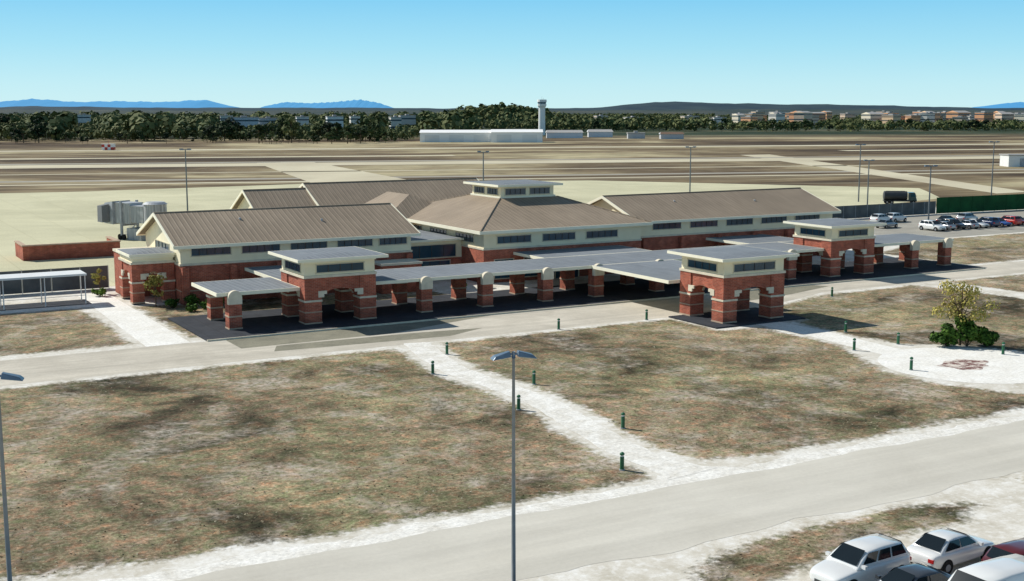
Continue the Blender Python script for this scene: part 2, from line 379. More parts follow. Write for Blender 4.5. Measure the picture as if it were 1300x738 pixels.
plaza=[(79.3+7.2*math.cos(t),65+7.0*math.sin(t)) for t in np.linspace(0,2*math.pi,48,endpoint=False)]
sheet('plaza',plaza,0.008,PATH,'round pale paved plaza at the end of the footpath','plaza')
emb=[(78.8+ (2.3+0.35*math.sin(3*t+0.6)+0.2*math.cos(5*t))*math.cos(t),65.1+(1.7+0.3*math.sin(2*t)+0.2*math.cos(7*t))*math.sin(t)) for t in np.linspace(0,2*math.pi,60,endpoint=False)]
sheet('plaza_inlay',emb,0.016,REDP,'worn dark red inlay set in the pale plaza','paving')
sheet('path',[(24.2,105),(28.0,105),(28.0,139),(24.8,139)],0.008,PATH,'pale concrete footpath beside the terminal','path')
sheet('path',[(-60,129.6),(24.7,129.6),(24.7,131.4),(-60,131.4)],0.010,PATH,'pale footpath along the covered walkway','path')
sheet('apron',[(-260,144),(150,144),(156,175),(226,196),(240,212),(250,224),(196,296),(134,322),(60,318),(-20,330),(-260,352)],0.006,APRON,'pale beige concrete aircraft apron','apron')
sheet('car_park',[(150,134),(240,134),(240,164),(150,164)],0.010,LOT,'grey asphalt car park beside the green fence','car park')
RA=math.radians(-16.7); e1=(math.cos(RA),math.sin(RA)); e2=(-math.sin(RA),math.cos(RA))
def R(s,q): return (e1[0]*s+e2[0]*q, e1[1]*s+e2[1]*q)
def strip(name,s0,s1,q0,q1,mat,z,label):
    sheet(name,[R(s0,q0),R(s1,q0),R(s1,q1),R(s0,q1)],z,mat,label,name)
strip('taxiway',-600,1500,366,373,RUNW,0.02,'grey taxiway strip across the airfield')
strip('taxiway',-600,1500,350,355,TAXI,0.02,'pale shoulder strip beside the taxiway')
strip('taxiway',-600,1500,408,412,TAXI,0.03,'thin pale taxiway strip')
strip('runway',-900,2200,454,480,TAXI,0.04,'pale tan runway across the brown airfield')
strip('runway',-900,2200,484,492,RUNW,0.04,'grey runway edge strip')
strip('runway',-900,2200,636,656,TAXI,0.08,'pale far runway')
strip('taxiway',300,2200,556,568,TAXI,0.06,'pale far taxiway')
strip('taxiway',-900,100,536,548,TAXI,0.06,'pale far taxiway')
sheet('taxiway',[(120,316),(150,316),(172,456),(150,458)],0.03,TAXI,'pale connecting taxiway','taxiway')
sheet('taxiway',[(250,200),(262,200),(382,430),(366,432)],0.03,TAXI,'pale connecting taxiway','taxiway')
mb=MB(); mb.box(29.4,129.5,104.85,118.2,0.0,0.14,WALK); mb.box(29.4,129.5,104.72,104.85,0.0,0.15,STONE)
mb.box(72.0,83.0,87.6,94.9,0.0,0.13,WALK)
structure(mb.obj('sidewalk'),'concrete sidewalk with kerb, coloured dark for the shade under the canopy','sidewalk')
# ------------------------------------------------------------------ BUILDINGS
def window_strip(parent,org,x0,x1,y0,y1,z0,z1,axis,out,n=4):
    g=MB(); fr=MB(); t=0.05
    if axis=='x':
        yy=y0
        a,b_=(yy-0.02,yy+0.05) if out<0 else (yy-0.05,yy+0.02)
        g.box(x0,x1,a,b_,z0,z1,GLASS)
        a,b_=(yy-0.07,yy+0.04) if out<0 else (yy-0.04,yy+0.07)
        fr.box(x0-0.08,x1+0.08,a,b_,z1,z1+0.08,FRAME); fr.box(x0-0.08,x1+0.08,a-0.02,b_+0.02,z0-0.1,z0,FRAME)
        for k in range(n+1):
            xx=x0+(x1-x0)*k/n
            fr.box(xx-t/2-0.01,xx+t/2+0.01,a,b_,z0,z1,DARKF if 0<k<n else FRAME)
    else:
        xx=x0
        a,b_=(xx-0.02,xx+0.05) if out<0 else (xx-0.05,xx+0.02)
        g.box(a,b_,y0,y1,z0,z1,GLASS)
        a,b_=(xx-0.07,xx+0.04) if out<0 else (xx-0.04,xx+0.07)
        fr.box(a,b_,y0-0.08,y1+0.08,z1,z1+0.08,FRAME); fr.box(a-0.02,b_+0.02,y0-0.08,y1+0.08,z0-0.1,z0,FRAME)
        for k in range(n+1):
            yy=y0+(y1-y0)*k/n
            fr.box(a,b_,yy-t/2-0.01,yy+t/2+0.01,z0,z1,DARKF if 0<k<n else FRAME)
    w=g.obj('window',parent,org); fr.obj('frame',w,org)
def wallbox(mb,x0,x1,y0,y1,z0,z1,mat,d=0): return mb.box(x0-d,x1+d,y0-d,y1+d,z0,z1,mat)
def gable_roof(mb,x0,x1,y0,y1,ze,zr,ov=0.7,th=0.18):
    ym=(y0+y1)/2; s=(zr-ze)/((y1-y0)/2)
    X0,X1=x0-ov,x1+ov; Y0,Y1=y0-ov,y1+ov; z0=ze-ov*s
    mb.face([(X0,Y0,z0+th),(X1,Y0,z0+th),(X1,ym,zr+th),(X0,ym,zr+th)],ROOFX)
    mb.face([(X0,ym,zr+th),(X1,ym,zr+th),(X1,Y1,z0+th),(X0,Y1,z0+th)],ROOFX)
    mb.face([(X0,Y0,z0),(X0,ym,zr),(X1,ym,zr),(X1,Y0,z0)],SOFF)
    mb.face([(X0,ym,zr),(X0,Y1,z0),(X1,Y1,z0),(X1,ym,zr)],SOFF)
    for X,o in ((X0,-1),(X1,1)):
        a=0.12*o
        for (ya,za,yb,zb) in ((Y0,z0,ym,zr),(ym,zr,Y1,z0)):
            p=[(X,ya,za-0.14),(X,yb,zb-0.14),(X,yb,zb+th+0.03),(X,ya,za+th+0.03)]
            q=[(X+a,y,z) for (_,y,z) in p]
            mb.face(p,TRIM); mb.face(q,TRIM)
            for k in range(4): mb.face([p[k],p[(k+1)%4],q[(k+1)%4],q[k]],TRIM)
    mb.box(X0,X1,Y0-0.14,Y0,z0-0.16,z0+th-0.01,TRIM); mb.box(X0,X1,Y1,Y1+0.14,z0-0.16,z0+th-0.01,TRIM)
    mb.box(X0,X1,ym-0.12,ym+0.12,zr+th-0.03,zr+th+0.07,ROOFY)
def flat_roof(mb,x0,x1,y0,y1,z0,z1,mat=None,rise=0.0):
    mat=mat or FLATX
    mb.box(x0,x1,y0,y1,z0,z1,TRIM)
    e=0.1; zt=z1+0.005
    if rise<=0:
        mb.face([(x0+e,y0+e,zt),(x1-e,y0+e,zt),(x1-e,y1-e,zt),(x0+e,y1-e,zt)],mat)
    else:
        h=min(x1-x0,y1-y0)*0.3
        a=[(x0+e,y0+e,zt),(x1-e,y0+e,zt),(x1-e,y1-e,zt),(x0+e,y1-e,zt)]
        b_=[(x0+h,y0+h,zt+rise),(x1-h,y0+h,zt+rise),(x1-h,y1-h,zt+rise),(x0+h,y1-h,zt+rise)]
        for k in range(4): mb.face([a[k],a[(k+1)%4],b_[(k+1)%4],b_[k]],FLATX if k%2==0 else FLATY)
        mb.face(b_,FLATX)
TO=(78,135,0)
term=thing('airport_terminal',TO,'red brick and cream airport terminal with tan ribbed metal roofs','airport terminal')
bw=PM('brick_wall',term,TO); cw=PM('cream_wall',term,TO); sb=PM('stone_band',term,TO)
def wing(x0,x1,y0,y1,zb,ze,zr,front):
    wallbox(bw,x0,x1,y0,y1,0,zb,BRICK)
    d=0.06; ym=(y0+y1)/2
    c=MB(); c.box(x0+d,x1-d,y0+d,y1-d,zb,ze,CREAM)
    for X in (x0+d,x1-d): c.face([(X,y0+d,ze),(X,y1-d,ze),(X,ym,zr-0.02)],CREAM)
    c.obj('cream_wall',term,TO)
    wallbox(sb,x0,x1,y0,y1,zb,zb+0.22,STONE,0.06); wallbox(sb,x0,x1,y0,y1,1.3,1.42,BAND,0.03)
    r=MB(); gable_roof(r,x0,x1,y0,y1,ze,zr); r.obj('roof',term,TO)
    for (a,b_) in front: window_strip(term,TO,a,b_,y0+d,0,ze-1.25,ze-0.42,'x',-1,5)
wing(33,59.4,126.6,141.4,4.0,6.25,8.85,[(34.2,38.4),(39.6,43.8),(45.0,49.2),(50.4,54.6),(55.4,58.8)])
window_strip(term,TO,33.06,0,131,136.8,5.0,5.85,'y',-1,4)
wing(91,124,126.2,141.2,4.0,6.2,8.7,[(93,97.5),(99,103.5),(105,109.5),(111,115.5),(117,121.5)])
window_strip(term,TO,91.06,0,131,136.8,5.0,5.85,'y',-1,4)
wing(52,60.9,157,168.6,4.0,6.2,9.1,[(53,57)])
wing(61,87,156.2,171.6,4.0,6.3,9.7,[(63,67)])
px=PM('brick_pier',term,TO)
for x in list(np.arange(33.4,59.1,5.1))+list(np.arange(91.5,124.1,6.0)):
    px.box(float(x)-0.35,float(x)+0.35,126.0 if x<80 else 125.6,126.53 if x<80 else 126.13,0,3.9,BRICK)
hx0,hx1,hy0,hy1=67.6,90.0,124.5,153.5
wallbox(bw,hx0,hx1,hy0,hy1,0,3.9,BRICK); wallbox(cw,hx0,hx1,hy0,hy1,3.9,6.05,CREAM,-0.05)
wallbox(sb,hx0,hx1,hy0,hy1,3.9,4.1,STONE,0.06); wallbox(sb,hx0,hx1,hy0,hy1,5.72,5.98,TRIM,0.08)
for a in (69.4,75.6,81.8): window_strip(term,TO,a,a+4.6,hy0+0.05,0,4.6,5.4,'x',-1,5)
for a in (127,134,141): window_strip(term,TO,hx0+0.05,0,a,a+4.6,4.6,5.4,'y',-1,5)
ov=0.9; ze=6.0; th=0.2
E=[(hx0-ov,hy0-ov),(hx1+ov,hy0-ov),(hx1+ov,hy1+ov),(hx0-ov,hy1+ov)]
cx0,cx1,cy0,cy1=75.6,84.0,134.9,143.1
Cc=[(cx0,cy0),(cx1,cy0),(cx1,cy1),(cx0,cy1)]
r=MB()
for k in range(4):
    a,b_=E[k],E[(k+1)%4]; c_,d_=Cc[(k+1)%4],Cc[k]
    r.face([(a[0],a[1],ze+th),(b_[0],b_[1],ze+th),(c_[0],c_[1],9.0),(d_[0],d_[1],9.0)],ROOFX if k%2==0 else ROOFY)
r.face([(E[3][0],E[3][1],ze),(E[2][0],E[2][1],ze),(E[1][0],E[1][1],ze),(E[0][0],E[0][1],ze)],SOFF)
for (x0,x1,y0,y1) in ((E[0][0]-.1,E[1][0]+.1,E[0][1]-.12,E[0][1]),(E[0][0]-.1,E[1][0]+.1,E[2][1],E[2][1]+.12),(E[0][0]-.12,E[0][0],E[0][1],E[2][1]),(E[1][0],E[1][0]+.12,E[0][1],E[2][1])):
    r.box(x0,x1,y0,y1,ze-0.14,ze+th+0.02,TRIM)
for k in range(4):
    r.tube((E[k][0],E[k][1],ze+th+0.02),(Cc[k][0],Cc[k][1],9.02),0.1,0.1,6,ROOFX)
r.obj('roof',term,TO)
cw.box(cx0+.3,cx1-.3,cy0+.3,cy1-.3,8.8,10.45,CREAM); sb.box(cx0+.1,cx1-.1,cy0+.1,cy1-.1,8.85,9.2,TRIM)
for a in (76.5,80.1): window_strip(term,TO,a,a+3.0,cy0+.3,0,9.4,10.15,'x',-1,4)
for a in (135.9,139.4): window_strip(term,TO,cx0+.3,0,a,a+2.8,9.4,10.15,'y',-1,4)
r=MB(); flat_roof(r,cx0-.6,cx1+.6,cy0-.6,cy1+.6,10.45,10.72,FLATX,0.12); r.obj('roof',term,TO)
x0,x1,y0,y1=63.5,75.5,143.5,155.2
wallbox(bw,x0,hx0-0.01,y0,y1-0.1,0,3.8,BRICK); wallbox(cw,x0,hx0-0.01,y0,y1-0.1,3.8,5.9,CREAM,-0.04)
r=MB(); X0,X1,Y0,Y1=x0-.8,x1+.8,y0-.8,y1+.5; z0=5.9; rm=8.9; xm=(X0+X1)/2
r.face([(X0,Y0,z0),(X1,Y0,z0),(xm,Y0+6,rm)],ROOFX)
r.face([(X0,Y1,z0),(X0,Y0,z0),(xm,Y0+6,rm),(xm,Y1,rm)],ROOFY)
r.face([(X1,Y0,z0),(X1,Y1,z0),(xm,Y1,rm),(xm,Y0+6,rm)],ROOFY)
r.box(X0,X1,Y0-.12,Y0,z0-.2,z0+.03,TRIM); r.box(X0-.12,X0,Y0-.12,Y1-.4,z0-.2,z0+.03,TRIM)
r.obj('roof',term,TO)
bw.box(59.41,67.59,130,141,0,2.6,BRICK); cw.box(59.41,67.59,130.03,140.9,2.6,4.7,CREAM)
window_strip(term,TO,60.4,66.8,130.03,0,2.75,4.2,'x',-1,4)
r=MB(); flat_roof(r,59.42,67.55,129.3,141.5,4.7,4.95); r.obj('roof',term,TO)
bw.box(54,58.8,122.8,125.99,0,3.1,BRICK); sb.box(53.9,58.9,122.7,125.99,3.1,3.35,STONE)
window_strip(term,TO,62.0,66.0,130.0,0,0.4,2.3,'x',-1,3)
for a in (69,73.0,82.6,86.4): window_strip(term,TO,a,a+2.6,hy0,0,0.5,2.7,'x',-1,3)
d=MB(); d.box(77.4,80.6,hy0-0.06,hy0+0.02,0,2.5,GLASS)
dd=d.obj('door',term,TO)
d=MB(); d.box(77.25,77.4,hy0-0.12,hy0+0.02,0,2.5,FRAME); d.box(80.6,80.75,hy0-0.12,hy0+0.02,0,2.5,FRAME); d.box(77.25,80.75,hy0-0.12,hy0+0.02,2.5,2.64,FRAME); d.box(78.96,79.04,hy0-0.1,hy0-0.07,0,2.5,FRAME); d.obj('frame',dd,TO)
h=MB(); h.tube((78.85,hy0-0.16,0.9),(78.85,hy0-0.16,1.3),0.02,0.02,6,GALV); h.obj('handle',dd,TO)
bw.box(29.0,33.0,134.4,139.2,0,4.6,BRICK); sb.box(28.9,32.99,134.41,139.3,4.6,4.85,STONE)
for (x,y,z) in ((41,131.5,8.0),(50,130.2,7.6),(100,131,7.8),(113,130,7.5)):
    v=MB(); v.tube((x,y,z-.4),(x,y,z+.25),.1,.1,8,GALV); v.tube((x,y,z+.25),(x,y,z+.33),.16,.12,8,GALV); v.obj('roof_vent',term,TO)
def arch_panel(mb,axis,a0,a1,c0,c1,zs,zc,zt,mat,n=14):
    def P(a,c,z): return (a,c,z) if axis=='x' else (c,a,z)
    for i in range(n):
        t0,t1=i/n,(i+1)/n
        f=lambda t: zs+(zc-zs)*math.sqrt(max(0,1-(2*t-1)**2))
        A_,B=a0+(a1-a0)*t0,a0+(a1-a0)*t1; z0,z1=f(t0),f(t1)
        mb.face([P(A_,c0,z0),P(B,c0,z1),P(B,c0,zt),P(A_,c0,zt)],mat)
        mb.face([P(A_,c1,z0),P(B,c1,z1),P(B,c1,zt),P(A_,c1,zt)],mat)
        mb.face([P(A_,c0,z0),P(B,c0,z1),P(B,c1,z1),P(A_,c1,z0)],mat)
        mb.face([P(A_,c0,zt),P(B,c0,zt),P(B,c1,zt),P(A_,c1,zt)],mat)
def pavilion(x0,x1,y0,y1,label,zb=4.45,zt=6.1,pw=1.65,win=True,ov=0.95,name='entrance_pavilion'):
    O=((x0+x1)/2,(y0+y1)/2,0)
    T=thing(name,O,label,'pavilion','arched brick entrance pavilions' if win else None)
    zs,zc=2.4,3.35; i=0.12; tk=1.2
    for (a,b_) in ((x0,y0),(x1-pw,y0),(x0,y1-pw),(x1-pw,y1-pw)):
        m1=MB(); m1.box(a,a+pw,b_,b_+pw,0.13,zb-0.002,BRICK); p=m1.obj('pier',T,O)
        q=PM('stone_band',p,O)
        q.box(a-.04,a+pw+.04,b_-.04,b_+pw+.04,0.13,0.26,BAND)
        q.box(a-.04,a+pw+.04,b_-.04,b_+pw+.04,1.2,1.3,BAND)
        q.box(a-.06,a+pw+.06,b_-.06,b_+pw+.06,2.2,2.38,STONE)
    for (ax,p0,p1,c0,c1) in (('x',x0+pw,x1-pw,y0+i,y0+i+tk),('x',x0+pw,x1-pw,y1-i-tk,y1-i),('y',y0+pw,y1-pw,x0+i,x0+i+tk),('y',y0+pw,y1-pw,x1-i-tk,x1-i)):
        m1=MB(); arch_panel(m1,ax,p0,p1,c0,c1,zs,zc,zb-0.002,BRICK); ao=m1.obj('arch',T,O)
        for a,s in ((p0,1),(p1,-1)):
            for c,sgn in ((c0,-1),(c1,1)):
                m3=MB()
                for k in range(2):
                    lo,hi=sorted((a-s*0.32,a+s*(0.26+0.28*k))); z0=2.6+0.3*k; z1=z0+0.3
                    cc=sorted((c+sgn*0.16,c+sgn*0.005))
                    if ax=='x': m3.box(lo,hi,cc[0],cc[1],z0,z1,STONE)
                    else: m3.box(cc[0],cc[1],lo,hi,z0,z1,STONE)
                m3.obj('stone_haunch',ao,O)
    m4=MB(); m4.box(x0+.08,x1-.08,y0+.08,y1-.08,zb,zt,CREAM); cwo=m4.obj('cream_wall',T,O)
    q=PM('stone_band',cwo,O); q.box(x0-.08,x1+.08,y0-.08,y1+.08,zb+0.003,zb+.24,STONE); q.box(x0-.05,x1+.05,y0-.05,y1+.05,zt-.22,zt-.03,TRIM)
    if win:
        window_strip(T,O,x0+1.2,x1-1.2,y0+.08,0,4.95,5.65,'x',-1,4); window_strip(T,O,x0+1.2,x1-1.2,y1-.08,0,4.95,5.65,'x',1,4)
        window_strip(T,O,x0+.08,0,y0+1.1,y1-1.1,4.95,5.65,'y',-1,4); window_strip(T,O,x1-.08,0,y0+1.1,y1-1.1,4.95,5.65,'y',1,4)
    r=MB(); flat_roof(r,x0-ov,x1+ov,y0-ov,y1+ov,zt,zt+.26,FLATX,0.14); r.obj('roof',T,O)
    return T
pavilion(39.6,46.8,107.9,114.4,'brick arched pavilion with cream clerestory over the covered walkway')
pavilion(73.8,81.3,88.9,95.5,'free-standing brick arched pavilion at the edge of the dry grass')
pavilion(106.0,113.2,108.0,114.5,'brick arched pavilion with cream clerestory near the car park')
pavilion(28.5,32.9,128.6,134.3,'small brick side porch with arched openings',4.2,5.0,1.2,False,0.25,'side_porch')
CO=(78,112,0)
can=thing('walkway_canopy',CO,'long flat grey metal canopy on square brick pillars','canopy')
zr0,zr1=3.2,3.52
for (x0,x1,y0,y1) in ((31.6,39.58,109.1,117.4),(46.83,105.97,109.1,117.4),(113.23,128.6,109.1,117.4),
     (72.4,83.2,95.53,109.08),(71.5,86.5,117.42,124.4),(39.62,46.78,114.43,126.0),(101.5,111.0,117.42,126.1),(106.02,113.18,114.53,117.4)):
    r=MB(); flat_roof(r,x0,x1,y0,y1,zr0,zr1); r.obj('roof',can,CO)
def pillar(x,y,front):
    w=1.2; m1=MB(); m1.box(x,x+w,y,y+w,.14,3.05,BRICK); p=m1.obj('pillar',can,CO)
    q=PM('stone_band',p,CO); q.box(x-.04,x+w+.04,y-.04,y+w+.04,.14,.26,BAND); q.box(x-.04,x+w+.04,y-.04,y+w+.04,1.25,1.4,BAND)
    if not front: q.box(x-.06,x+w+.06,y-.06,y+w+.06,2.3,2.5,STONE)
    if front:
        m2=MB(); n=12; yf,yb=y-.1,y+.36; xc=x+w/2; rad=w/2+.04
        pts=[(x-.04,2.452),(x+w+.04,2.452)]+[(xc+rad*math.cos(math.pi*k/n),3.05+rad*1.05*math.sin(math.pi*k/n)) for k in range(n+1)]
        m2.face([(a,yf,z) for a,z in pts],STONE); m2.face([(a,yb,z) for a,z in reversed(pts)],STONE)
        for k in range(len(pts)):
            a=pts[k]; b_=pts[(k+1)%len(pts)]; m2.face([(a[0],yf,a[1]),(b_[0],yf,b_[1]),(b_[0],yb,b_[1]),(a[0],yb,a[1])],STONE)
        m2.obj('stone_cap',p,CO)
for x in (32.6,52.0,58.9,66.1,72.5,80.6,87.2,93.8,100.0,120.6,126.6): pillar(x,108.7,True)
for x in (32.6,52.0,58.9,66.1,72.6,80.8,87.2,93.8,100.0,120.6,126.0): pillar(x,114.6,False)
# ------------------------------------------------------------------ left side things
O=(14,133,0); T=thing('covered_walkway',O,'white flat-roofed open shelter on slim white posts','shelter')
r=MB(); r.box(-8,24.6,131.7,135.1,3.02,3.22,WHITE); r.obj('roof',T,O)
for x in np.arange(-7.5,24.6,4.0):
    for y in (132.2,134.6):
        q=MB(); q.tube((x,y,0),(x,y,3.02),0.06,0.05,8,WHITE); q.obj('post',T,O)
q=MB(); q.tube((-7.5,134.6,1.0),(24.5,134.6,1.0),0.025,0.025,6,GALV); q.obj('handrail',T,O)
q=MB(); q.tube((-7.5,132.2,.9),(24.5,132.2,.9),0.025,0.025,6,GALV); q.obj('handrail',T,O)
sheet('path',[(-60,131.6),(25,131.6),(25,135.3),(-60,135.3)],0.014,WALK,'paving under the white shelter, coloured dark for shade','path')  # reuses the shade-darkened walk colour beneath the shelter roof
def fence(name,p,q,h,step,mat,label,group=None):
    O=(p[0],p[1],0); T=thing(name,O,label,'fence',group)
    P=Vector((p[0],p[1],0)); Q=Vector((q[0],q[1],0)); L=(Q-P).length; n=max(1,int(L/step)); d=(Q-P)/n; nn=Vector((-d.y,d.x,0)).normalized()*0.025
    for i in range(n+1):
        a=P+d*i; m1=MB(); m1.tube(a,a+Vector((0,0,h+.05)),0.04,0.04,6,GALV if mat!=GREENF else GREENF); m1.obj('post',T,O)
        if i<n:
            s=d.normalized()*0.05; b_=a+d-s; a2=a+s
            m1=MB(); m1.hexa([a2-nn+Vector((0,0,.08)),b_-nn+Vector((0,0,.08)),b_+nn+Vector((0,0,.08)),a2+nn+Vector((0,0,.08)),a2-nn+Vector((0,0,h)),b_-nn+Vector((0,0,h)),b_+nn+Vector((0,0,h)),a2+nn+Vector((0,0,h))],mat); m1.obj('panel',T,O)
fence('screen_fence',(-14,142.6),(29,142.6),2.6,3.0,GREYF,'grey mesh-screened security fence beside the terminal')
fence('screen_fence',(151,166.5),(190.0,166.0),2.5,3.0,GREYF,'grey screened security fence behind the car park')
fence('green_fence',(190.3,166.0),(247,163.0),3.2,3.0,GREENF,'tall solid green fence behind the parked cars')
O=(31,176,0); T=thing('brick_enclosure',O,'low red brick enclosure wall standing on the apron','wall')
q=PM('wall',T,O); q.box(24.5,37.2,174.2,174.6,0,1.95,BRICK); q.box(24.5,24.9,174.61,181,0,1.95,BRICK); q.box(36.8,37.2,174.61,181,0,1.95,BRICK)
q=PM('wall_cap',T,O); q.box(24.4,37.3,174.1,174.7,1.952,2.12,BAND); q.box(24.4,25.0,174.71,181.1,1.952,2.12,BAND); q.box(36.7,37.3,174.71,181.1,1.952,2.12,BAND)
# jet bridge
O=(46.3,191,0); T=thing('jet_bridge',O,'weathered grey corrugated passenger boarding bridge on steel legs','jet bridge')
T.rotation_euler=(0,0,math.radians(116)); T.scale=(.86,.86,.97)
def loc(name,mb,par=None,smooth=False): return mb.obj(name,par or T,(0,0,0),smooth)
q=MB(); q.tube((0,0,2.7),(0,0,5.9),2.0,2.0,24,CORR); q.tube((0,0,5.9),(0,0,6.25),2.2,1.6,24,GALV); loc('rotunda',q)
q=MB(); q.tube((0,0,0),(0,0,2.7),0.8,0.8,12,GALV); loc('column',q)
q=MB(); q.box(1.8,5.6,-1.3,1.3,2.8,5.4,CORR); q.box(1.8,5.6,-1.4,1.4,5.4,5.52,GALV); loc('tunnel',q)
q=MB(); q.box(5.2,9.2,-1.55,1.55,2.6,5.8,CORR); q.box(5.2,9.2,-1.65,1.65,5.8,5.92,GALV); loc('tunnel',q)
q=MB(); q.hexa([(9.2,-1.9,2.4),(12.4,-1.6,2.4),(12.9,1.2,2.4),(9.2,2.1,2.4),(9.2,-1.9,6.1),(12.2,-1.5,5.7),(12.7,1.1,5.7),(9.2,2.1,6.1)],GALV); cab=loc('cab',q)
q=MB(); q.hexa([(10.4,1.9,2.7),(12.6,1.35,2.7),(12.9,2.6,2.7),(10.8,3.2,2.7),(10.4,1.9,5.6),(12.5,1.35,5.5),(12.8,2.6,5.3),(10.8,3.2,5.4)],BELL); loc('bellows',q,cab)
q=MB(); q.face([(12.46,-1.2,3.7),(12.8,.8,3.7),(12.7,.75,5.0),(12.36,-1.15,5.0)],GLASS); loc('window',q,cab)
for s in (-1.8,1.8):
    q=MB(); q.box(7.0,7.4,s-.18,s+.18,0.7,6.2,GALV); leg=loc('leg',q)
    for dx in (-.55,.55):
        q=MB(); q.tube((7.2+dx,s-.18,.45),(7.2+dx,s+.18,.45),.45,.45,14,RUB); loc('wheel',q,leg)
q=MB(); q.box(6.9,7.5,-1.6,1.6,2.2,2.58,GALV); loc('crossbeam',q)
q=MB(); q.box(2.4,6.2,-1.5,1.5,.02,1.9,CORR); loc('equipment_housing',q)
q=MB()
for k in range(9): q.box(9.2+k*.35,9.5+k*.35,-3.4,-2.4,2.4-k*.27,2.46-k*.27,GALV)
q.hexa([(9.2,-3.4,2.2),(9.2,-3.34,2.2),(12.4,-3.34,0),(12.4,-3.4,0),(9.2,-3.4,2.5),(9.2,-3.34,2.5),(12.4,-3.34,.3),(12.4,-3.4,.3)],GALV)
loc('stairs',q)
# ------------------------------------------------------------------ foliage
def leaf_quads(mb,centres,n,size,mat,flat=0.75):
    tot=sum(r**2 for *_,r in centres)
    for (cx,cy,cz,r) in centres:
        for _ in range(int(n*r*r/tot)):
            v=np.random.normal(size=3); v/=np.linalg.norm(v); rr=r*(0.55+0.5*random.random())
            p=Vector((cx+v[0]*rr,cy+v[1]*rr,cz+v[2]*rr*flat))
            a=Vector(np.random.normal(size=3)).normalized(); b_=a.cross(Vector(v)+Vector((0,0,.3))).normalized(); a=b_.cross(Vector(v)).normalized()
            t=random.uniform(-.7,.7); a=(a+Vector(v)*t).normalized()
            s=size*random.uniform(.6,1.3)
            mb.face([p-a*s-b_*s*.6,p+a*s*.3-b_*s*.8,p+a*s+b_*s*.5,p-a*s*.4+b_*s*.8],mat)
def trunk_mesh(mb,h,r,tips,mat):
    mb.tube((0,0,-.05),(0.1*r,0,h*.5),r,r*.7,7,mat)
    mb.tube((0.1*r,0,h*.48),(0,0,h),r*.7,r*.3,6,mat)
    for t in tips:
        z0=h*random.uniform(.35,.8); mb.tube((0,0,z0),t,r*.4,r*.08,5,mat)
def make_tree(name,h,rad,nleaf,size,leaf,label,cat,group=None,loc=(0,0,0),nb=9,cl=1.0):
    T=thing(name,loc,label,cat,group)
    C=[]
    for k in range(nb):
        a=random.uniform(0,6.28); rr=rad*random.uniform(.15,.85); z=h*random.uniform(.40,.9)
        sc=(1-abs(z/h-.6)*1.2)
        C.append((rr*math.cos(a)*sc,rr*math.sin(a)*sc,z,rad*random.uniform(.25,.48)*cl))
    C.append((0,0,h*.86,rad*.36*cl))
    t=MB(); trunk_mesh(t,h*.8,max(.05,h*.022),[(c[0],c[1],c[2]) for c in C],BARK); t.obj('trunk',T)
    l=MB(); leaf_quads(l,C,nleaf,size,leaf); l.obj('crown',T)
    return T
def bush(loc,r,h,n,leaf,label,size=.13):
    T=thing('bush',loc,label,'bush')
    C=[]
    for k in range(11):
        a=random.uniform(0,6.28); q=r*random.uniform(.1,.75); rr=min(r,h)*random.uniform(.22,.48)
        C.append((q*math.cos(a),q*math.sin(a),max(rr*.55,h*random.uniform(.25,.85)),rr))
    t=MB()
    for c in C: t.tube((0,0,-.02),c[:3],.04,.015,5,BARK)
    t.obj('stem',T)
    l=MB(); leaf_quads(l,C,n,size,leaf); l.obj('foliage',T)
for (x,y,r,h) in ((83.8,71.2,1.5,2.0),(85.2,70.3,1.6,2.8),(86.6,69.5,1.3,1.7)):
    bush((x,y,0),r,h,1700,LEAFB,'dense dark green irregular bush beside the pale plaza')
make_tree('small_tree',6.0,2.9,1700,.10,LEAFO,'small scraggly tree with sparse yellow-green leaves among bushes','tree',None,(85.0,70.9,0),26,.62)
make_tree('small_tree',3.4,1.4,600,.10,LEAFO,'small sparse tree with yellowing leaves beside the side porch','tree',None,(30.2,126.0,0),10)
make_tree('small_tree',3.0,1.0,400,.10,LEAFO,'small thin tree by the screened fence','tree',None,(27.2,138.5,0),8)
for (x,y,r,h) in ((31.5,124.6,.9,1.0),(33.6,124.9,1.1,1.3),(35.8,124.6,1.0,1.1),(38.2,124.8,.9,1.0),(26.8,136.6,.9,1.0),(34.5,122.4,.8,.8),(32.6,121.6,.8,.9),(49,120.5,.8,.9),(51.5,120.5,.8,.9),(63,121,.8,.9),(66,121.2,.8,1.0)):
    bush((x,y,0),r,h,420,LEAFB,'low green shrub against the brick terminal wall',.11)
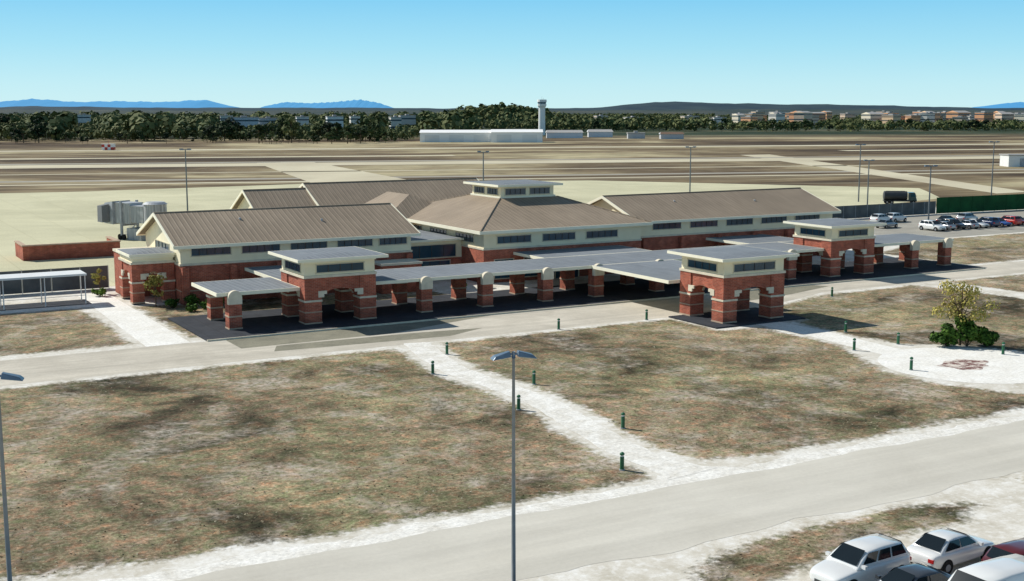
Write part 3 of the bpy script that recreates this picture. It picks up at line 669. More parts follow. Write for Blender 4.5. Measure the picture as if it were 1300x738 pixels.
# ------------------------------------------------------------------ lamps
def twin_lamp(loc,h,rot=0.0,name='street_lamp'):
    T=thing(name,loc,'tall grey street lamp with two winged lamp heads','street lamp','twin-headed street lamps')
    q=MB(); q.tube((0,0,0),(0,0,h-.25),.10,.06,12,POLE); q.tube((0,0,h-.25),(0,0,h+.02),.085,.07,10,LAMPGREY); q.obj('pole',T,(0,0,0),True)
    q=MB(); q.tube((0,0,0),(0,0,.35),.2,.18,14,WHITE); q.obj('base',T)
    for s in (-1,1):
        q=MB(); q.tube((0,0,h-.08),(s*.28,0,h-.08),.045,.045,8,LAMPGREY); q.obj('arm',T)
        q=MB()
        P=[(s*.14,-.22,h-.17),(s*.94,-.30,h-.27),(s*.94,.30,h-.27),(s*.14,.22,h-.17),(s*.18,-.13,h+.06),(s*.80,-.22,h-.12),(s*.80,.22,h-.12),(s*.18,.13,h+.06)]
        q.hexa(P,LAMPGREY); hd=q.obj('lamp_head',T)
        mo=hd.modifiers.new('b','BEVEL'); mo.width=.03; mo.segments=2
        q=MB(); q.face([(s*.3,-.15,h-.197),(s*.84,-.2,h-.265),(s*.84,.2,h-.265),(s*.3,.15,h-.197)],LENS); q.obj('lens',hd)
    T.rotation_euler=(0,0,rot); return T
twin_lamp((24.5,42.6,0),10.25,VIEWROT+.25)
twin_lamp((5.7,48.8,0),10.2,VIEWROT+.25)
def apron_light(loc,h):
    T=thing('floodlight_mast',loc,'tall slim apron floodlight mast with short crossarm','floodlight mast','slim floodlight masts')
    q=MB(); q.tube((0,0,0),(0,0,h),.16,.10,8,POLE); q.obj('pole',T)
    q=MB(); q.box(-.9,.9,-.08,.08,h-.1,h+.06,POLE); q.obj('crossarm',T)
    for s in (-.75,.75):
        q=MB(); q.hexa([(s-.35,-.3,h-.02),(s+.35,-.3,h-.02),(s+.35,.3,h-.12),(s-.35,.3,h-.12),(s-.3,-.25,h+.18),(s+.3,-.25,h+.18),(s+.3,.2,h+.16),(s-.3,.2,h+.16)],LAMPGREY); q.obj('lamp_head',T)
    T.rotation_euler=(0,0,VIEWROT)
for (x,y,h) in ((63,234.7,12.6),(106.9,196.9,12.5),(157.6,201.3,12.5),(201,197,12.5),(193.3,186.9,9.6),(169.5,149.5,10.4),(229.1,184.7,13.0)):
    apron_light((x,y,0),h)
B0=thing('bollard',(45,89.3,0),'short dark green bollard light standing beside the footpath','bollard','green bollard lights along the paths')
q=MB(); q.tube((0,0,0),(0,0,.78),.12,.12,14,GREENP); q.obj('post',B0,(0,0,0))
q=MB(); q.tube((0,0,.78),(0,0,.88),.09,.09,12,LENS); q.obj('lens',B0)
q=MB(); q.tube((0,0,.88),(0,0,.98),.135,.13,14,GREENP); q.tube((0,0,.98),(0,0,1.04),.13,.05,14,GREENP); q.obj('cap',B0)
q=MB(); q.tube((0,0,0),(0,0,.05),.17,.17,14,GALV); q.obj('base',B0)
for (x,y) in ((40.6,83.0),(59.2,94.6),(45.5,76.1),(40.6,69.9),(43.9,62.4),(38.6,54.9),(69.3,94.8),(75.5,73.8),(80.8,73.9),(73.5,65.8),(81.1,80.4),(84.9,66.4),(95.6,97.0)):
    copy_tree(B0,(x,y,0))
# ------------------------------------------------------------------ cars
def paint(name,c,metal=0.0): return basic(name,c,tuple(v*.92 for v in c),.8,.28,metal,0,2,1.0)
PW=paint('car_paint_white',(.80,.80,.78)); PG=paint('car_paint_grey',(.08,.09,.10),.4); PR=paint('car_paint_red',(.10,.010,.010)); PB=paint('car_paint_blue',(.02,.08,.30)); PS=paint('car_paint_silver',(.38,.40,.42),.5); PK=paint('car_paint_black',(.015,.015,.018)); PR2=paint('car_paint_bright_red',(.5,.03,.02)); PN=paint('car_paint_navy',(.01,.03,.10))
CARGL=basic('car_glass',(.012,.018,.022),None,1,.06)
def car(kind,pt,label,loc,rot,group):
    T=thing('parked_car' if kind!='van' else 'parked_van',loc,label,'car' if kind!='van' else 'van',group)
    K={'sedan':dict(L=4.6,w=.9,hood=.86,belt=.93,roof=1.44,tr=.98,xb=(1.05,-1.90),xt=(.10,-1.0),wt=.60),
       'suv':dict(L=4.7,w=.95,hood=1.02,belt=1.1,roof=1.70,tr=1.1,xb=(1.15,-2.2),xt=(.3,-1.75),wt=.70),
       'van':dict(L=5.1,w=1.0,hood=1.1,belt=1.2,roof=2.05,tr=1.2,xb=(1.8,-2.5),xt=(1.0,-2.4),wt=.86)}[kind]
    L,w=K['L'],K['w']; h2=L/2
    st=[(h2,.42,K['hood']-.30,w*.66),(h2-.08,.30,K['hood']-.18,w*.83),(h2-.45,.24,K['hood']-.08,w*.96),(K['xb'][0]+.05,.22,K['hood']+.03,w),
        (.2,.22,K['belt'],w*1.01),(-1.0,.22,K['belt'],w*1.01),(K['xb'][1]+.1,.24,K['tr'],w*.99),(-h2+.25,.28,K['tr']-.02,w*.93),(-h2+.04,.34,K['tr']-.12,w*.84),(-h2,.45,K['tr']-.3,w*.76)]
    b_=MB(); rings=[]
    i=b_.mi(pt)
    for (x,zb,zt,ww) in st:
        half=[(ww*.82,zb),(ww*.97,zb+.10),(ww,zb+.30),(ww*1.0,zt-.16),(ww*.95,zt-.05),(ww*.82,zt),(ww*.3,zt+.025)]
        ring=[(x,y,z) for y,z in half]+[(x,-y,z) for y,z in reversed(half)]
        n0=len(b_.v); b_.v+=ring; rings.append(n0)
    nr=14
    for a,c in zip(rings,rings[1:]):
        for j in range(nr):
            b_.f.append((a+j,a+(j+1)%nr,c+(j+1)%nr,c+j)); b_.m.append(i)
    b_.f.append(tuple(rings[0]+j for j in reversed(range(nr)))); b_.m.append(i)
    b_.f.append(tuple(rings[-1]+j for j in range(nr))); b_.m.append(i)
    bo=b_.obj('body',T,(0,0,0),True); s=bo.modifiers.new('s','SUBSURF'); s.levels=2; s.render_levels=2
    xb0,xb1=K['xb']; xt0,xt1=K['xt']; wb=w*.90; wt=K['wt']; zb=K['belt']-.06; zt=K['roof']
    c=MB(); ic=c.mi(pt); rg=[]
    SX=[(xb0,0),(xb0+(xt0-xb0)*.5,.55),(xt0+.02,.93),(xt0+(xt1-xt0)*.35,1.0),(xt0+(xt1-xt0)*.7,1.0),(xt1,.94),(xt1+(xb1-xt1)*.5,.56),(xb1,0)]
    for (x,f) in SX:
        zt_=zb+(zt-zb)*f; wr=wb+(wt-wb)*f
        half=[(wb,zb-.05),(wb+(wr-wb)*.1,zb+(zt_-zb)*.08),(wr*1.01+.0,zb+(zt_-zb)*.9),(wr*.88,zb+(zt_-zb)*.985),(wr*.4,zb+(zt_-zb)*1.02)]
        ring=[(x,y,z) for y,z in half]+[(x,-y,z) for y,z in reversed(half)]
        n0=len(c.v); c.v+=ring; rg.append(n0)
    for a,d_ in zip(rg,rg[1:]):
        for j in range(10):
            c.f.append((a+j,a+(j+1)%10,d_+(j+1)%10,d_+j)); c.m.append(ic)
    c.f.append(tuple(rg[0]+j for j in reversed(range(10)))); c.m.append(ic); c.f.append(tuple(rg[-1]+j for j in range(10))); c.m.append(ic)
    c.obj('cabin',T,(0,0,0),True)
    def quad(name,pts,off):
        pts=[Vector(p_) for p_ in pts]; g=MB()
        nrm=(pts[1]-pts[0]).cross(pts[-1]-pts[0]).normalized()
        cen=sum(pts,Vector())/len(pts)
        if nrm.dot(cen-Vector((cen.x*.2,0,zb-.2)))<0: nrm=-nrm
        g.face([p_+nrm*off for p_ in pts],CARGL); g.obj(name,T)
    def L_(a,b_,t): return a+(b_-a)*t
    H=zt-zb
    for (xa,xc,nm,lo,hi) in ((xb0,xt0,'windshield',.13,.90),(xb1,xt1,'rear_window',.28 if kind!='sedan' else .2,.9)):
        xl,xh=L_(xa,xc,lo*1.0),L_(xa,xc,hi)
        zl,zh=zb+H*lo*1.03,zb+H*hi*1.0
        wl,wh_=L_(wb,wt,lo)*.86,L_(wb,wt,hi)*.84
        quad(nm,[(xl,-wl,zl),(xl,wl,zl),(xh,wh_,zh),(xh,-wh_,zh)],.055)
    for s_ in (-1,1):
        def sp_(x,f): return (x,s_*(L_(wb,wt,f)*1.0),zb+H*f)
        f0,f1=.22,.84
        fx=lambda f:L_(xb0,xt0,f); rx=lambda f:L_(xb1,xt1,f)
        segs={'sedan':((0.0,.47),(.51,1.0)),'suv':((0.0,.30),(.34,.64),(.68,1.0)),'van':((0.0,.24),)}[kind]
        for (a,b2) in segs:
            l0,l1=fx(f0)-.16,rx(f0)+.18; h0,h1=fx(f1)-.06,rx(f1)+.10
            quad('side_window',[sp_(L_(l0,l1,a),f0),sp_(L_(l0,l1,b2),f0),sp_(L_(h0,h1,b2),f1),sp_(L_(h0,h1,a),f1)],.03)
    r_=.34 if kind in('suv','van') else .31
    for x in (h2-.85,-h2+.85):
        for s in (-1,1):
            a=MB(); a.tube((x,s*(w-.10),r_+.02),(x,s*(w+.012),r_+.02),r_+.06,r_+.06,20,RUB); a.obj('wheel_arch',T)
            a=MB(); a.tube((x,s*(w-.2),r_),(x,s*(w+.03),r_),r_,r_,20,RUB); wh=a.obj('wheel',T)
            a=MB(); a.tube((x,s*(w-.02),r_),(x,s*(w+.04),r_),r_*.62,r_*.55,10,RIM); a.obj('rim',wh)
    for s in (-1,1):
        a=MB(); a.hexa([(h2-.34,s*w*.50,K['hood']-.33),(h2-.04,s*w*.50,K['hood']-.36),(h2-.15,s*w*.76,K['hood']-.36),(h2-.42,s*w*.90,K['hood']-.33),(h2-.36,s*w*.5,K['hood']-.17),(h2-.12,s*w*.5,K['hood']-.23),(h2-.22,s*w*.74,K['hood']-.23),(h2-.45,s*w*.88,K['hood']-.17)],LENS); a.obj('headlight',T)
        a=MB(); a.box(-h2-.005,-h2+.25,min(s*w*.55,s*w*.84),max(s*w*.55,s*w*.84),K['tr']-.36,K['tr']-.20,REDL); a.obj('taillight',T)
        a=MB(); ys=sorted((s*(w*.93),s*(w+.14))); a.box(xb0-.35,xb0-.2,ys[0],ys[1],K['belt']-.02,K['belt']+.12,pt); a.obj('mirror',T)
    a=MB(); a.box(h2-.06,h2+.01,-w*.4,w*.4,.42,.56,DARKF); a.obj('grille',T)
    T.rotation_euler=(0,0,rot)
    return T
GRP='cars parked in the near lot'
car('suv',PW,'white sport utility vehicle at the end of the near row',(37.9,36.2,0),math.pi+.06,GRP)
car('sedan',PG,'dark grey sedan parked between light-coloured vehicles',(37.9,33.5,0),math.pi-.02,GRP)
car('sedan',PW,'white sedan parked tail to tail with the utility vehicle',(43.2,35.9,0),.08,GRP)
car('van',PW,'boxy white van parked beside a dark sedan',(39.6,30.9,0),math.pi,GRP)
car('suv',PR,'dark red utility vehicle at the end of the row',(44.5,32.7,0),0,GRP)
g2='cars parked along the green fence'
cols=[('suv',PW,'white'),('sedan',PS,'silver'),('suv',PK,'black'),('sedan',PS,'silver'),('sedan',PW,'white'),('suv',PN,'navy blue'),('sedan',PB,'blue'),('suv',PR2,'bright red'),('sedan',PR,'dark red'),('sedan',PK,'black')]
x=163.5
tmpl={}
for i,(k,p,n) in enumerate(cols):
    lab=f'{n} {"sport utility vehicle" if k=="suv" else "sedan"} parked in the asphalt lot'
    key=(k,p.name)
    y=143.3+ (i%3)*.2
    if key in tmpl: copy_tree(tmpl[key],(x,y,0),math.pi/2,label=lab)
    else: tmpl[key]=car(k,p,lab,(x,y,0),math.pi/2 if i%2 else -math.pi/2,g2)
    x+=2.75
for (x,y,k,p,n) in ((166.5,157.5,'suv',PW,'white'),(170.5,157.8,'suv',PW,'white'),(160.5,150.5,'sedan',PS,'silver'),(176,151,'sedan',PK,'black'),(181.5,151.2,'suv',PS,'silver')):
    lab=f'{n} {"sport utility vehicle" if k=="suv" else "sedan"} parked in the asphalt lot'
    key=(k,p.name)
    if key in tmpl: copy_tree(tmpl[key],(x,y,0),.15,label=lab)
    else: tmpl[key]=car(k,p,lab,(x,y,0),.15,g2)
T=thing('fuel_truck',(204,188,0),'dark tanker fuel truck with grey cab parked on the apron','truck')
q=MB(); q.box(-4,4,-1.1,1.1,.7,1.0,DARKF); q.obj('chassis',T)
q=MB(); q.tube((-3.9,0,2.1),(1.7,0,2.1),1.15,1.15,20,DKTANK); q.tube((-4.05,0,2.1),(-3.9,0,2.1),.8,1.15,20,DKTANK); q.obj('tank',T,(0,0,0),False)
q=MB(); q.box(-3.4,1.2,-.3,.3,3.22,3.3,DKTANK); q.obj('catwalk',T)
q=MB(); q.hexa([(2.0,-1.15,.9),(4.1,-1.15,.9),(4.1,1.15,.9),(2.0,1.15,.9),(2.0,-1.1,3.0),(3.5,-1.05,3.0),(3.5,1.05,3.0),(2.0,1.1,3.0)],PG); c=q.obj('cab',T); mo=c.modifiers.new('b','BEVEL'); mo.width=.1; mo.segments=2
q=MB(); q.face([(4.0,-.95,1.9),(4.0,.95,1.9),(3.62,.9,2.8),(3.62,-.9,2.8)],GLASS); q.face([(2.5,-1.16,1.9),(3.6,-1.16,1.9),(3.4,-1.14,2.7),(2.5,-1.14,2.7)],GLASS); q.obj('window',c)
for x in (-3.2,-2.1,3.2):
    for s in (-1,1):
        q=MB(); q.tube((x,s*.8,.5),(x,s*1.15,.5),.5,.5,16,RUB); wh=q.obj('wheel',T)
        q=MB(); q.tube((x,s*1.0,.5),(x,s*1.17,.5),.25,.22,10,RIM); q.obj('rim',wh)
T.rotation_euler=(0,0,math.radians(-38)); T.scale=(.85,.85,.85)
# ------------------------------------------------------------------ far structures
TINTS={}
def wallmat(c):
    k=tuple(c)
    if k not in TINTS: TINTS[k]=basic('painted_wall',c,tuple(v*.85 for v in c),.05,.85)
    return TINTS[k]
ROOFF=basic('far_roof',(.45,.44,.42),(.35,.34,.33),.05,.8)
ROOFB=basic('far_roof_brown',(.20,.13,.09),None,.05,.8)
def far_building(X,Y,w,d,h,c,label,name='town_building',pitched=False,floors=3,rot=0.0,group='distant town buildings',z=0,cat='building'):
    u,v=W(X,Y); T=thing(name,(u,v,z),label,cat,group); T.rotation_euler=(0,0,VIEWROT+rot)
    m1=MB(); m1.box(-w/2,w/2,-d/2,d/2,0,h,wallmat(c)); wl=m1.obj('wall',T)
    m1=MB()
    if pitched:
        r_=max(.8,d*.14)
        rm_=ROOFF if c[0]>.7 else ROOFB
        m1.face([(-w/2-.6,-d/2-.6,h),(w/2+.6,-d/2-.6,h),(w/2-.2,0,h+r_),(-w/2+.2,0,h+r_)],rm_)
        m1.face([(w/2+.6,d/2+.6,h),(-w/2-.6,d/2+.6,h),(-w/2+.2,0,h+r_),(w/2-.2,0,h+r_)],rm_)
        m1.face([(-w/2-.6,d/2+.6,h),(-w/2-.6,-d/2-.6,h),(-w/2+.2,0,h+r_)],wallmat(c)); m1.face([(w/2+.6,-d/2-.6,h),(w/2+.6,d/2+.6,h),(w/2-.2,0,h+r_)],wallmat(c))
    else:
        m1.box(-w/2-.3,w/2+.3,-d/2-.3,d/2+.3,h,h+.7,ROOFF)
        m1.box(-w*.12,w*.10,-d*.2,d*.2,h+.7,h+2.0,ROOFF)
    m1.obj('roof',T)
    fh=h/max(1,floors)
    for f in range(floors):
        m1=MB(); m1.box(-w/2-.06,w/2+.06,-d/2-.06,d/2+.06,f*fh+fh*.5,f*fh+fh*.72,GLASS); m1.obj('window_band',wl)
    return T
HW=basic('hangar_white',(.90,.90,.88),(.84,.84,.83),.1,.8)
def hangar(X,Y,w,d,h,label):
    u,v=W(X,Y); T=thing('hangar',(u,v,0),label,'hangar','long white hangars'); T.rotation_euler=(0,0,VIEWROT)
    m1=MB(); m1.box(-w/2,w/2,-d/2,d/2,0,h,HW); m1.obj('wall',T)
    m1=MB(); m1.face([(-w/2-.4,-d/2-.4,h),(w/2+.4,-d/2-.4,h),(w/2+.4,0,h+1.6),(-w/2-.4,0,h+1.6)],HW); m1.face([(w/2+.4,d/2+.4,h),(-w/2-.4,d/2+.4,h),(-w/2-.4,0,h+1.6),(w/2+.4,0,h+1.6)],HW)
    m1.face([(-w/2,d/2,h),(-w/2,-d/2,h),(-w/2,0,h+1.55)],HW); m1.face([(w/2,-d/2,h),(w/2,d/2,h),(w/2,0,h+1.55)],HW)
    m1.obj('roof',T)
    n=int(w/12)
    for k in range(n):
        x=-w/2+(k+.5)*w/n; m1=MB(); m1.box(x-4.6,x+4.6,-d/2-.1,-d/2+.02,0.1,h-1.6,wallmat((.80,.81,.80))); m1.obj('door',T)
hangar(-35,790,46,22,6.0,'long low white metal hangar at the airfield edge')
hangar(3,785,32,24,6.4,'white metal hangar beside the long low hangar')
far_building(38,900,26,12,4,(.85,.85,.85),'low white service building near the control tower','service_building',True,0,group='airfield service buildings')
far_building(66,930,18,12,4,(.82,.82,.82),'low white service building near the control tower','service_building',True,0,group='airfield service buildings')
far_building(88,880,12,8,3.5,(.50,.52,.54),'small grey airfield hut','service_building',False,0,group='airfield service buildings')
far_building(112,870,16,9,3.5,(.55,.56,.58),'small grey airfield hut','service_building',True,0,group='airfield service buildings')
u,v=W(183,444); T=thing('storage_tank_building',(u,v,0),'boxy white storage building on the brown airfield','storage building'); T.rotation_euler=(0,0,VIEWROT)
m1=MB(); m1.box(-6,6,-4,4,0,4.0,WHITE); m1.obj('wall',T); m1=MB(); m1.box(-6.3,6.3,-4.3,4.3,4.0,4.35,ROOFF); m1.obj('roof',T); m1=MB(); m1.box(-2,2,-4.08,-4.0,0,3,GALV); m1.obj('door',T)
u,v=W(-203,622); T=thing('checkered_hut',(u,v,0),'small red and white checkered airfield equipment hut','hut'); T.rotation_euler=(0,0,VIEWROT)
RW=basic('red_panel',(.55,.05,.03),None,1,.6)
m1=MB()
for i in range(4):
    for j in range(2):
        m1.box(-3+i*1.5,-1.5+i*1.5,-1.5,1.5,.2+j*1.4,1.6+j*1.4,RW if (i+j)%2 else WHITE)
m1.obj('wall',T); m1=MB(); m1.box(-3.2,3.2,-1.7,1.7,3.0,3.25,WHITE); m1.obj('roof',T); m1=MB(); m1.tube((0,0,3.25),(0,0,5.5),.08,.05,6,RW); m1.obj('antenna',T)
u,v=W(24,1000); T=thing('control_tower',(u,v,0),'white airport control tower with dark glass cab','control tower'); T.rotation_euler=(0,0,VIEWROT)
CT=basic('tower_concrete',(.93,.92,.88),(.86,.85,.81),.2,.85)
CTG=basic('tower_glass',(.16,.24,.30),None,.2,.3)
m1=MB(); m1.tube((0,0,0),(0,0,21.8),2.8,2.6,16,CT); m1.tube((0,0,21.8),(0,0,23.4),2.6,3.5,16,CT); m1.obj('shaft',T)
m1=MB(); m1.tube((0,0,23.4),(0,0,24.9),3.6,3.7,12,CT); m1.obj('balcony',T)
m1=MB(); m1.tube((0,0,24.9),(0,0,26.5),3.1,3.6,12,CTG); m1.obj('window',T)
m1=MB(); m1.tube((0,0,26.5),(0,0,28.4),3.9,3.7,12,CT); m1.obj('roof',T)
m1=MB(); m1.tube((0,0,28.4),(0,0,31),.12,.05,6,GALV); m1.tube((1.2,0,28.4),(1.2,0,30),.1,.05,6,GALV); m1.obj('antenna',T)
tc=[(.84,.46,.25),(.86,.60,.38),(.88,.78,.60),(.78,.40,.22),(.90,.84,.74),(.82,.62,.46)]
def bx(px,Y): return (px-650)/1537*Y
for i in range(62):
    pxx=random.uniform(930,1330) if i<50 else random.uniform(1120,1320); Y=random.uniform(1450,2300)
    c=random.choice(tc)
    far_building(bx(pxx,Y),Y,random.uniform(10,28),random.uniform(12,20),random.uniform(11,17.5),c,'tan apartment block among trees at the town edge' if c[0]<.87 else 'pale town building among distant trees',pitched=random.random()<.35,floors=3,rot=random.uniform(.3,.9))
for (pxx,Y,w,h,c) in ((318,1150,26,13,(.62,.66,.70)),(348,1180,18,12,(.5,.53,.56)),(430,1100,14,14,(.86,.86,.84)),(296,1250,12,14,(.70,.68,.62)),(520,1300,16,14,(.65,.60,.55)),(505,1180,10,13,(.76,.70,.62)),(800,1500,20,11,(.76,.72,.66)),(870,1600,20,12,(.76,.62,.48)),(905,1500,16,11,(.8,.78,.72)),(120,1500,14,14,(.76,.74,.7)),(700,1600,18,11,(.8,.76,.7)),(760,1700,16,12,(.74,.6,.46)),(455,1350,10,13,(.78,.74,.66)),(390,1250,12,13,(.74,.72,.68))):
    far_building(bx(pxx,Y),Y,w,14,h,c,'pale industrial building rising above the tree belt','town_building',False,2,rot=.25)
# hills
def ridge(D,prof,depth,name,mat,label,z_off=0):
    mb=MB(); xs=np.linspace(prof[0][0],prof[-1][0],220)
    ys=np.interp(xs,[p[0] for p in prof],[p[1] for p in prof])
    rows=[]
    for k,(t,f) in enumerate(((-1,0),(-.6,.35),(-.25,.8),(0,1),(.5,.7),(1,0))):
        row=[]
        for i,(pxx,py) in enumerate(zip(xs,ys)):
            Y=D+t*depth; hh=(20+(140-py)*D/1553)
            hh=max(2,hh+ (math.sin(i*1.7)*.015+math.sin(i*.63+1+k)*.03+random.uniform(-.02,.02))*hh)*f
            u,v=W((pxx-650)/1537*D,Y); row.append((u,v,hh if f else -5))
        rows.append(row)
    idx=mb.mi(mat)
    for row in rows: mb.v+=row
    m_=len(xs)
    for a in range(len(rows)-1):
        for i in range(m_-1):
            mb.f.append((a*m_+i,a*m_+i+1,(a+1)*m_+i+1,(a+1)*m_+i)); mb.m.append(idx)
    o=mb.obj(name,None,(0,0,0),True); structure(o,label,'hill')
HD=basic('wooded_hill_haze_glow',(.035,.052,.045),(.012,.022,.026),.006,.95,emis=((.012,.042,.095),.40))  # blue emission stands in for the haze in front of the hills
HM=basic('plain_haze_glow',(.07,.07,.05),(.015,.03,.026),.004,.95,emis=((.015,.045,.075),.3))  # faint blue glow added to the dark green as distance haze
HB=basic('blue_mountain_haze_glow',(.05,.15,.26),(.035,.11,.22),.0006,1.0,emis=((.05,.26,.50),.85))  # air haze put into the blue base colour and a blue glow
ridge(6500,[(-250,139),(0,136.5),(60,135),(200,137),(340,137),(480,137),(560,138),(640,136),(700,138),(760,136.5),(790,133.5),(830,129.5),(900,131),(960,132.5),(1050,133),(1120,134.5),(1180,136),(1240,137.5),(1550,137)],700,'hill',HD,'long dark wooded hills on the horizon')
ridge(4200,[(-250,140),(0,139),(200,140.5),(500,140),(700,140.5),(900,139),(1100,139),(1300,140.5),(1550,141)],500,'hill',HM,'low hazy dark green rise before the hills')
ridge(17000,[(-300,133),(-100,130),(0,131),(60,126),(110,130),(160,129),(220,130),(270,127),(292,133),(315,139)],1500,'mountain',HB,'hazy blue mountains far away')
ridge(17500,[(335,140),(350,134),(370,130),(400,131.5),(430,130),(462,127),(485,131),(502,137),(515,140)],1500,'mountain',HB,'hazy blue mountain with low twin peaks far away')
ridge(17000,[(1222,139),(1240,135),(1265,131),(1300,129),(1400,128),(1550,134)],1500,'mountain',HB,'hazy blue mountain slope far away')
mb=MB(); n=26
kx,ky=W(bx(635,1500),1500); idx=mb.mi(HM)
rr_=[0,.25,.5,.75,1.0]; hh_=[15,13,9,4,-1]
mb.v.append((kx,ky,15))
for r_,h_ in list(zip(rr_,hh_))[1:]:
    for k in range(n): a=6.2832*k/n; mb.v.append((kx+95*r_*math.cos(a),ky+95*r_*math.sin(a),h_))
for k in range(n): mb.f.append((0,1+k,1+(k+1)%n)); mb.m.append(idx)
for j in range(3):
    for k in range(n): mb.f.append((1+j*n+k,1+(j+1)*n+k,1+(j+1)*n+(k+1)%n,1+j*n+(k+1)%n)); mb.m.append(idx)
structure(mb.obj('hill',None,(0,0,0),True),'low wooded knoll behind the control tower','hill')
def knoll(u,v):
    r_=math.hypot(u-kx,v-ky)/95
    return float(np.interp(r_,rr_,hh_)) if r_<1 else 0
TR=[]
for i in range(8):
    h=random.uniform(10,16); T=make_tree('field_tree',h,h*random.uniform(.28,.55),480,h*.044,LEAFD,'dark green broad tree in the belt along the airfield','tree','trees along the airfield edge',(0,0,0),random.randint(6,13))
    TR.append(T)
spots=[]
pxx=-25
while pxx<518:
    cl=math.sin(pxx*.045)+math.sin(pxx*.017+2)+.6*math.sin(pxx*.19)
    pxx+=random.uniform(1.5,5.0) if cl>-.5 else random.uniform(4,12)
    spots.append((pxx,random.uniform(735,900),random.uniform(.35,1.15) if cl>-.5 else random.uniform(.25,.6)))
for i in range(85):
    pxx=random.uniform(690,1320); spots.append((pxx,random.uniform(1130,1330),random.uniform(.35,.85)))
for i,(pxx,Y,sc) in enumerate(spots):
    u,v=W(bx(pxx,Y),Y)
    if i<8:
        TR[i].location=(u,v,-.2); TR[i].rotation_euler=(0,0,random.uniform(0,6))
    else: copy_tree(TR[random.randrange(8)],(u,v,-.2),random.uniform(0,6.28),(sc*random.uniform(.85,1.5),sc*random.uniform(.85,1.5),sc))
def forest(spots,name,label,nq=34):
    n=len(spots); S=np.array(spots)
    v_=np.random.normal(size=(n,nq,3)); v_/=np.linalg.norm(v_,axis=2,keepdims=True)
    v_[:,:,2]=np.abs(v_[:,:,2])*np.where(np.random.rand(n,nq)<.75,1,-1)
    h=S[:,3][:,None]; rad=h*.48
    lump=.65+.5*np.random.rand(n,nq)
    cx=S[:,0][:,None]+v_[:,:,0]*rad*lump; cy=S[:,1][:,None]+v_[:,:,1]*rad*lump; cz=S[:,2][:,None]+h*.52+v_[:,:,2]*h*.45*lump
    C=np.stack([cx,cy,cz],-1)
    a=np.random.normal(size=(n,nq,3)); a-= (a*v_).sum(-1,keepdims=True)*v_*.7; a/=np.linalg.norm(a,axis=2,keepdims=True)
    b_=np.cross(v_,a); b_/=np.linalg.norm(b_,axis=2,keepdims=True)
    s=(h*.12*(.6+.8*np.random.rand(n,nq)))[...,None]
    V=np.stack([C-a*s-b_*s*.6,C+a*s*.4-b_*s,C+a*s+b_*s*.5,C-a*s*.5+b_*s*.9],2).reshape(-1,3)
    F=np.arange(len(V)).reshape(-1,4)
    me=bpy.data.meshes.new(name); me.from_pydata(V.tolist(),[],F.tolist()); me.materials.append(LEAFD)
    o=bpy.data.objects.new(name,me); COL.objects.link(o); o['kind']='stuff'; o['label']=label; o['category']='woodland'
S=[]
bl=[(318,1150),(348,1180),(430,1100),(520,1300),(505,1180),(296,1250),(120,1500),(455,1350),(390,1250)]
for i in range(3300):
    pxx=random.uniform(-120,600); Y=800+ (random.random()**1.35)*1900
    if pxx>528 and Y<860: continue
    lowc=any(abs(pxx-b0)<18 and Y<b1 for b0,b1 in bl)
    if any(abs(pxx-b0)<12 and b1-40<Y<b1+25 for b0,b1 in bl): continue
    if math.sin(pxx*.05+Y*.007)+math.sin(pxx*.13-Y*.011)+random.uniform(-.8,.8)<-1.6: continue
    hh_t=random.uniform(4.5,8) if lowc else random.uniform(7.5,15)*(1.0+.22*math.sin(pxx*.06+Y*.01)+.14*math.sin(pxx*.21))
    S.append((*W(bx(pxx,Y),Y),0,hh_t))
for i in range(260):
    a=random.uniform(0,6.28); r_=95*math.sqrt(random.random()); u,v=kx+r_*math.cos(a),ky+r_*math.sin(a); S.append((u,v,knoll(u,v)-1,random.uniform(8,17)))
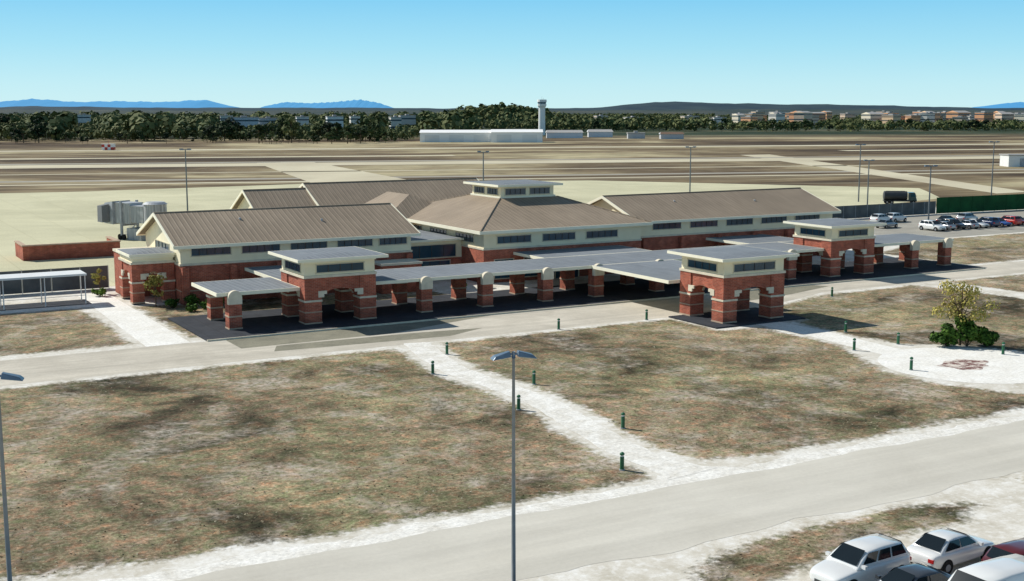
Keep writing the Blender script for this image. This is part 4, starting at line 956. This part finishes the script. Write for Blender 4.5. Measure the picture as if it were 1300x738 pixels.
for i in range(3400):
    pxx=random.uniform(560,1420); Y=1180+(random.random()**1.5)*2600
    if math.sin(pxx*.04+Y*.006)+math.sin(pxx*.09)+random.uniform(-.8,.8)<-1.6: continue
    S.append((*W(bx(pxx,Y),Y),0,random.uniform(5,9.5) if pxx>900 else random.uniform(7,13)))
forest(S,'woodland','dense dark green woodland beyond the airfield')
# ------------------------------------------------------------------ camera, light, world
cam=bpy.data.cameras.new('camera'); co=bpy.data.objects.new('camera',cam); COL.objects.link(co)
co.location=(0,0,20); co.rotation_euler=(math.radians(90-8.351),0,math.radians(-29.83))
cam.sensor_width=36; cam.lens=36*1560/1300; cam.clip_start=0.5; cam.clip_end=80000
scene.camera=co
sh=Vector((0.53,-0.848)); el=math.radians(39)
d=Vector((sh.x*math.cos(el),sh.y*math.cos(el),-math.sin(el)))
sl=bpy.data.lights.new('sun','SUN'); sl.energy=5.0; sl.angle=math.radians(0.5); sl.color=(1.0,0.97,0.90)
so=bpy.data.objects.new('sun',sl); COL.objects.link(so); so.rotation_euler=d.to_track_quat('-Z','Y').to_euler(); so.location=(0,0,60)
w=bpy.data.worlds.new('World'); scene.world=w; w.use_nodes=True
nt=w.node_tree; bg=nt.nodes['Background']
sk=nt.nodes.new('ShaderNodeTexSky'); sk.sky_type='NISHITA'; sk.sun_disc=False
sk.sun_elevation=el; sk.sun_rotation=math.atan2(-sh.x,-sh.y)%(2*math.pi)
sk.air_density=1.0; sk.dust_density=0.0; sk.ozone_density=3.0
tc_=N(nt,'ShaderNodeTexCoord'); sp=N(nt,'ShaderNodeSeparateXYZ'); nt.links.new(tc_.outputs['Generated'],sp.inputs[0])
grad=ramp(nt,sp.outputs[2],[(0.0,(6.0,8.8,9.3)),(0.02,(5.3,8.5,9.4)),(0.05,(3.7,7.6,9.4)),(0.09,(2.1,6.2,9.2)),(0.2,(1.4,3.5,6.0)),(0.5,(1.2,1.9,2.9)),(1.0,(0.8,1.25,2.0))])
col=mix(nt,0.93,sk.outputs[0],grad)
nt.links.new(col,bg.inputs[0]); bg.inputs[1].default_value=0.10
scene.view_settings.view_transform='Standard'; scene.view_settings.look='None'; scene.view_settings.exposure=0
